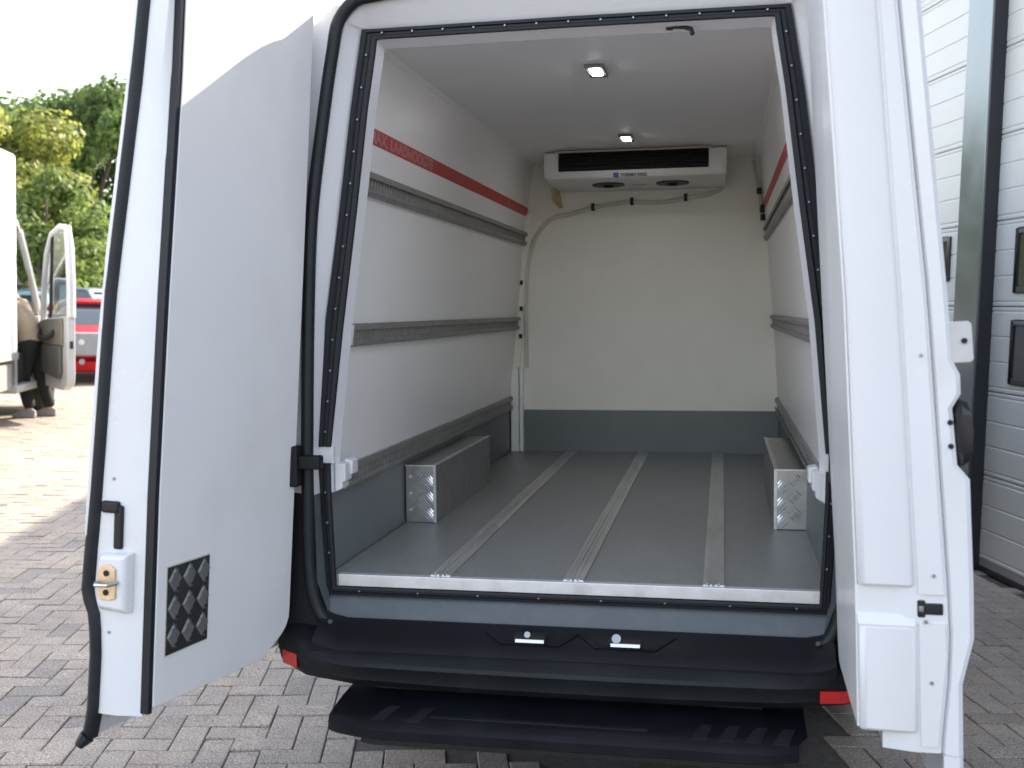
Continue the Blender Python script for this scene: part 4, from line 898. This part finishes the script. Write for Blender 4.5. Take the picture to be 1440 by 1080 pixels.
# ---- person
def skin(name, J, E_, m, parent=None, root=None, sub=2):
    bm = bmesh.new(); lay = bm.verts.layers.skin.verify(); vs = {}
    for k, (co, r_) in J.items():
        v = bm.verts.new(co); v[lay].radius = r_ if isinstance(r_, tuple) else (r_, r_); v[lay].use_root = (k == root); vs[k] = v
    for a, c in E_: bm.edges.new((vs[a], vs[c]))
    me = bpy.data.meshes.new(name + '_base'); bm.to_mesh(me); bm.free()
    o = bpy.data.objects.new(name + '_base', me); COL.objects.link(o)
    o.modifiers.new('skin', 'SKIN').use_smooth_shade = True
    s = o.modifiers.new('sub', 'SUBSURF'); s.levels = sub; s.render_levels = sub
    dg = bpy.context.evaluated_depsgraph_get(); m2 = bpy.data.meshes.new_from_object(o.evaluated_get(dg)); bpy.data.objects.remove(o)
    for p in m2.polygons: p.use_smooth = True
    m2.name = name; m2.materials.clear(); m2.materials.append(m)
    r = bpy.data.objects.new(name, m2); COL.objects.link(r)
    if parent: r.parent = parent
    return r
M['skin'] = mat('skin', (0.42, 0.25, 0.18), .5, var=.05)
M['shirt'] = mat('tan_shirt', (0.43, 0.34, 0.235), .85, var=.06, bump=.2, bscale=40)
M['trouser'] = mat('black_trousers', (0.012, 0.012, 0.013), .85, var=.2, bump=.2, bscale=30)
M['hair'] = mat('dark_hair', (0.03, 0.02, 0.015), .7)
M['shoe'] = mat('grey_trainers', (0.24, 0.22, 0.21), .7, var=.2, scale=30)
per = empty('person', (-8.03, 9.30, 0), math.atan2(-.19, -.98))   # local x = the way the person leans and looks
tag(per, 'person in tan top and black trousers leaning into the open truck cab', 'person')
J = {'pel': ((.10, 0, .97), (.15, .12)), 'sp': ((.17, 0, 1.14), (.14, .11)), 'ch': ((.25, 0, 1.34), (.16, .12)), 'nk': ((.31, 0, 1.49), .062), 'nk2': ((.335, 0, 1.545), .055), 'hd': ((.375, 0, 1.63), (.085, .095)), 'hd2': ((.385, 0, 1.71), (.085, .09)), 'tp': ((.385, 0, 1.77), .05), 'nose': ((.475, 0, 1.645), .012)}
E_ = [('pel', 'sp'), ('sp', 'ch'), ('ch', 'nk'), ('nk', 'nk2'), ('nk2', 'hd'), ('hd', 'hd2'), ('hd2', 'tp'), ('hd', 'nose')]
for s, n in ((1, 'l'), (-1, 'r')):
    fx = .10 if s > 0 else -.06
    J.update({n + 'hip': ((.10, s * .09, .90), .095), n + 'kn': ((.09 + fx * .9, s * .11, .50), .062), n + 'an': ((-.02 + fx, s * .11, .10), .042), n + 'toe': ((.13 + fx, s * .13, .045), .035),
              n + 'sh': ((.27, s * .19, 1.42), .058), n + 'el': ((.34, s * .27, 1.16), .042), n + 'wr': ((.55, s * .23, 1.08), .03), n + 'ha': ((.62, s * .22, 1.08), (.035, .016))})
    E_ += [('pel', n + 'hip'), (n + 'hip', n + 'kn'), (n + 'kn', n + 'an'), (n + 'an', n + 'toe'), ('ch', n + 'sh'), (n + 'sh', n + 'el'), (n + 'el', n + 'wr'), (n + 'wr', n + 'ha')]
    for q in range(4):
        J[n + 'f%d' % q] = ((.70, s * (.195 + .018 * q), 1.065), .009); J[n + 'g%d' % q] = ((.725, s * (.195 + .018 * q), 1.045), .008)
        E_ += [(n + 'ha', n + 'f%d' % q), (n + 'f%d' % q, n + 'g%d' % q)]
    J[n + 't'] = ((.655, s * .175, 1.075), .010); E_.append((n + 'ha', n + 't'))
bodyp = skin('body', J, E_, M['skin'], per, 'pel')
T = {'w': ((.11, 0, 1.03), (.165, .13)), 'p': ((.10, 0, .93), (.175, .14))}; TE = [('w', 'p')]
for s, n in ((1, 'l'), (-1, 'r')):
    fx = .10 if s > 0 else -.06
    T.update({n + 'h': ((.10, s * .095, .84), .115), n + 'k': ((.09 + fx * .9, s * .11, .50), .088), n + 'a': ((-.02 + fx, s * .11, .10), .078)}); TE += [('p', n + 'h'), (n + 'h', n + 'k'), (n + 'k', n + 'a')]
skin('trousers', T, TE, M['trouser'], per, 'p')
T = {'b': ((.095, 0, .90), (.19, .155)), 'm': ((.17, 0, 1.14), (.175, .145)), 'c': ((.25, 0, 1.34), (.185, .14)), 'n': ((.295, 0, 1.46), .085)}; TE = [('b', 'm'), ('m', 'c'), ('c', 'n')]
for s, n in ((1, 'l'), (-1, 'r')):
    T.update({n + 's': ((.27, s * .19, 1.415), .08), n + 'e': ((.34, s * .27, 1.16), .062), n + 'w': ((.50, s * .24, 1.10), .05)}); TE += [('c', n + 's'), (n + 's', n + 'e'), (n + 'e', n + 'w')]
skin('shirt', T, TE, M['shirt'], per, 'm')
T = {'a': ((.35, 0, 1.72), (.09, .1)), 'b': ((.32, 0, 1.63), (.07, .08)), 'c': ((.385, 0, 1.765), (.08, .07))}
skin('hair', T, [('b', 'a'), ('a', 'c')], M['hair'], per, 'a')
for s in (1, -1):
    fx = .10 if s > 0 else -.06
    q = MB(); q.loft([[(fx + x, s * .12 + y * wd, z) for y, z in ((-.05, 0), (.05, 0), (.048, .05), (.03, h), (-.03, h), (-.048, .05))] for x, wd, h in ((-.09, .75, .09), (-.04, .9, .12), (.06, 1.0, .10), (.15, .95, .065), (.20, .6, .05))]); q.build('shoe', M['shoe'], per, bevel=.012, smooth=False)

# ---- street lamp
lamp = empty('street_lamp', (-20.9, 24.6, 0), R(-25)); tag(lamp, 'grey street lamp with a flat head rising behind the box truck', 'street lamp')
M['galv'] = mat('galvanised_pole', (.42, .43, .43), .45, .6)
b = MB(); b.tube([(0, 0, 0), (0, 0, 1), (0, 0, 5.45)], [.085, .075, .05], 12); b.build('pole', M['galv'], lamp, smooth=True)
b = MB(); b.loft([[(x, y * k, 5.45 + z * k + x * .07) for y, z in ((-.11, 0), (.11, 0), (.08, .07), (-.08, .07))] for x, k in ((-.05, .6), (.2, .8), (.6, 1.0), (1.05, .7))]); b.build('lamp_head', M['galv'], lamp, bevel=.01)

# ================================================================= TREES
def leaf_mat(name, a, b_, tr):
    m = bpy.data.materials.new(name); m.use_nodes = True; n = m.node_tree; p = n.nodes['Principled BSDF']
    oi = n.nodes.new('ShaderNodeAttribute'); oi.attribute_name = 'tint'
    rp = n.nodes.new('ShaderNodeValToRGB'); rp.color_ramp.elements[0].color = (*a, 1); rp.color_ramp.elements[1].color = (*b_, 1)
    n.links.new(oi.outputs['Fac'], rp.inputs[0]); n.links.new(rp.outputs[0], p.inputs['Base Color']); p.inputs['Roughness'].default_value = .55
    t = n.nodes.new('ShaderNodeBsdfTranslucent'); n.links.new(rp.outputs[0], t.inputs[0])
    mx = n.nodes.new('ShaderNodeMixShader'); mx.inputs[0].default_value = tr
    n.links.new(p.outputs[0], mx.inputs[1]); n.links.new(t.outputs[0], mx.inputs[2]); n.links.new(mx.outputs[0], n.nodes['Material Output'].inputs[0])
    return m
M['leafg'] = leaf_mat('green_leaves', (.07, .12, .03), (.22, .31, .08), .55)
M['leafy'] = leaf_mat('yellow_green_leaves', (.13, .175, .035), (.36, .37, .085), .5)
M['leafl'] = leaf_mat('light_green_leaves', (.085, .14, .03), (.24, .31, .075), .5)
M['bark'] = mat('bark', (.10, .075, .055), .9, var=.3, scale=12, bump=.6, bscale=25)
def tree(name, x, y, h, r, m, seed, label, trunk_h=1.5, leaves=7000, lobes=22, ls=.105, droop=0.0, cat='tree', group=None, low=.22):
    rn = random.Random(seed); t = empty(name, (x, y, 0)); tag(t, label, cat, group)
    b = MB(); b.tube([(0, 0, -.05), (.05, .02, trunk_h), (.1, -.05, h * .55), (.05, .05, h * .85)], [.05 * h ** .7, .038 * h ** .7, .02 * h ** .7, .02], 9)
    L = []
    for k in range(lobes):
        a = rn.uniform(0, 2 * math.pi); zf = low + (1 - low) * rn.random() ** .85; q = math.sqrt(max(.05, 1 - ((zf - .48) / .62) ** 2))
        d = r * q * rn.uniform(.25, .95); c = Vector((d * math.cos(a), d * math.sin(a), h * zf - droop * d)); rad = r * rn.uniform(.22, .40)
        c.z = min(c.z, h - rad * .75); c.z = max(c.z, rad * .6 + .2)
        L.append((c, rad, rn.uniform(-.22, .22)))
    for c, rad, _ in L[:12]:
        z0 = max(trunk_h * .8, c.z * .6); b.tube([(.05, 0, z0 * .8), (c.x * .5, c.y * .5, (z0 + c.z) / 2), (c.x, c.y, c.z)], [.022 * h ** .7, .014 * h ** .7, .012], 6)
    b.build('trunk', M['bark'], t, smooth=True)
    N = leaves; V_ = np.zeros((N * 4, 3)); tint = np.zeros(N * 4)
    for i in range(N):
        c, rad, tb = L[rn.randrange(len(L))]
        while True:
            p = Vector((rn.uniform(-1, 1), rn.uniform(-1, 1), rn.uniform(-1, 1)))
            if .1 < p.length < 1: break
        rr = rad * (p.length ** .35) * rn.uniform(.8, 1.18); p.normalize(); pos = c + Vector((p.x, p.y, p.z * .8)) * rr
        nrm = (p + Vector((rn.uniform(-1, 1), rn.uniform(-1, 1), rn.uniform(-.4, 1.2))) * .9).normalized()
        u_ = nrm.cross(Vector((rn.uniform(-1, 1), rn.uniform(-1, 1), rn.uniform(-1, 1)))).normalized(); v_ = nrm.cross(u_)
        s = ls * rn.uniform(.6, 1.35)
        for q, (su, sv) in enumerate(((-1, 0), (0, -.55), (1, 0), (0, .55))): V_[i * 4 + q] = pos + u_ * su * s + v_ * sv * s
        tint[i * 4:i * 4 + 4] = min(1, max(0, .5 + tb + rn.uniform(-.35, .35)))
    me = bpy.data.meshes.new('crown'); me.from_pydata(V_.tolist(), [], [(4 * i, 4 * i + 1, 4 * i + 2, 4 * i + 3) for i in range(N)]); me.materials.append(m)
    ca = me.color_attributes.new('tint', 'FLOAT_COLOR', 'POINT'); cc = np.ones((N * 4, 4), dtype=np.float32); cc[:, :3] = tint[:, None]; ca.data.foreach_set('color', cc.ravel())
    o = bpy.data.objects.new('crown', me); COL.objects.link(o); o.parent = t; return t
TG = 'trees along the back of the yard'
tree('deciduous_tree', -18.4, 26.8, 7.8, 3.0, M['leafg'], 11, 'tall green tree directly left of the open van door', leaves=20000, lobes=34, group=TG)
tree('deciduous_tree', -21.9, 28.2, 7.6, 3.1, M['leafg'], 12, 'tall green tree behind the yellow green tree and street lamp', leaves=18000, lobes=32, group=TG)
tree('deciduous_tree', -17.6, 21.3, 6.3, 2.2, M['leafy'], 13, 'yellow green tree rising right behind the box truck', leaves=14000, lobes=26, ls=.09, group=TG)
tree('deciduous_tree', -14.9, 19.6, 4.4, 1.5, M['leafl'], 14, 'low bright green tree above the pale blue car', leaves=9000, lobes=22, ls=.075, low=.1, group=TG)
tree('deciduous_tree', -17.0, 31.0, 7.6, 2.8, M['leafg'], 15, 'green tree partly covered by the open left van door', leaves=11000, lobes=26, group=TG)
tree('deciduous_tree', -25.2, 27.0, 7.8, 3.2, M['leafl'], 16, 'light green tree at the far left behind the box truck', leaves=11000, lobes=26, group=TG)
tree('deciduous_tree', -20.0, 29.5, 7.4, 2.9, M['leafg'], 21, 'green tree filling the gap between the two tall trees', leaves=14000, lobes=30, group=TG)
tree('hedge_shrub', -17.2, 23.4, 3.4, 1.9, M['leafg'], 17, 'dark green shrub at the foot of the trees behind the red car', trunk_h=.4, leaves=6000, lobes=22, ls=.1, low=.08, cat='shrub', group='shrubs under the trees')
tree('hedge_shrub', -20.2, 23.8, 3.2, 2.0, M['leafg'], 18, 'dark green shrub behind the pale blue car and truck cab', trunk_h=.4, leaves=6000, lobes=22, ls=.1, low=.08, cat='shrub', group='shrubs under the trees')
tree('hedge_shrub', -15.6, 26.2, 3.6, 2.0, M['leafg'], 19, 'dark green shrub beside the edge of the open van door', trunk_h=.4, leaves=6000, lobes=22, ls=.1, low=.08, cat='shrub', group='shrubs under the trees')
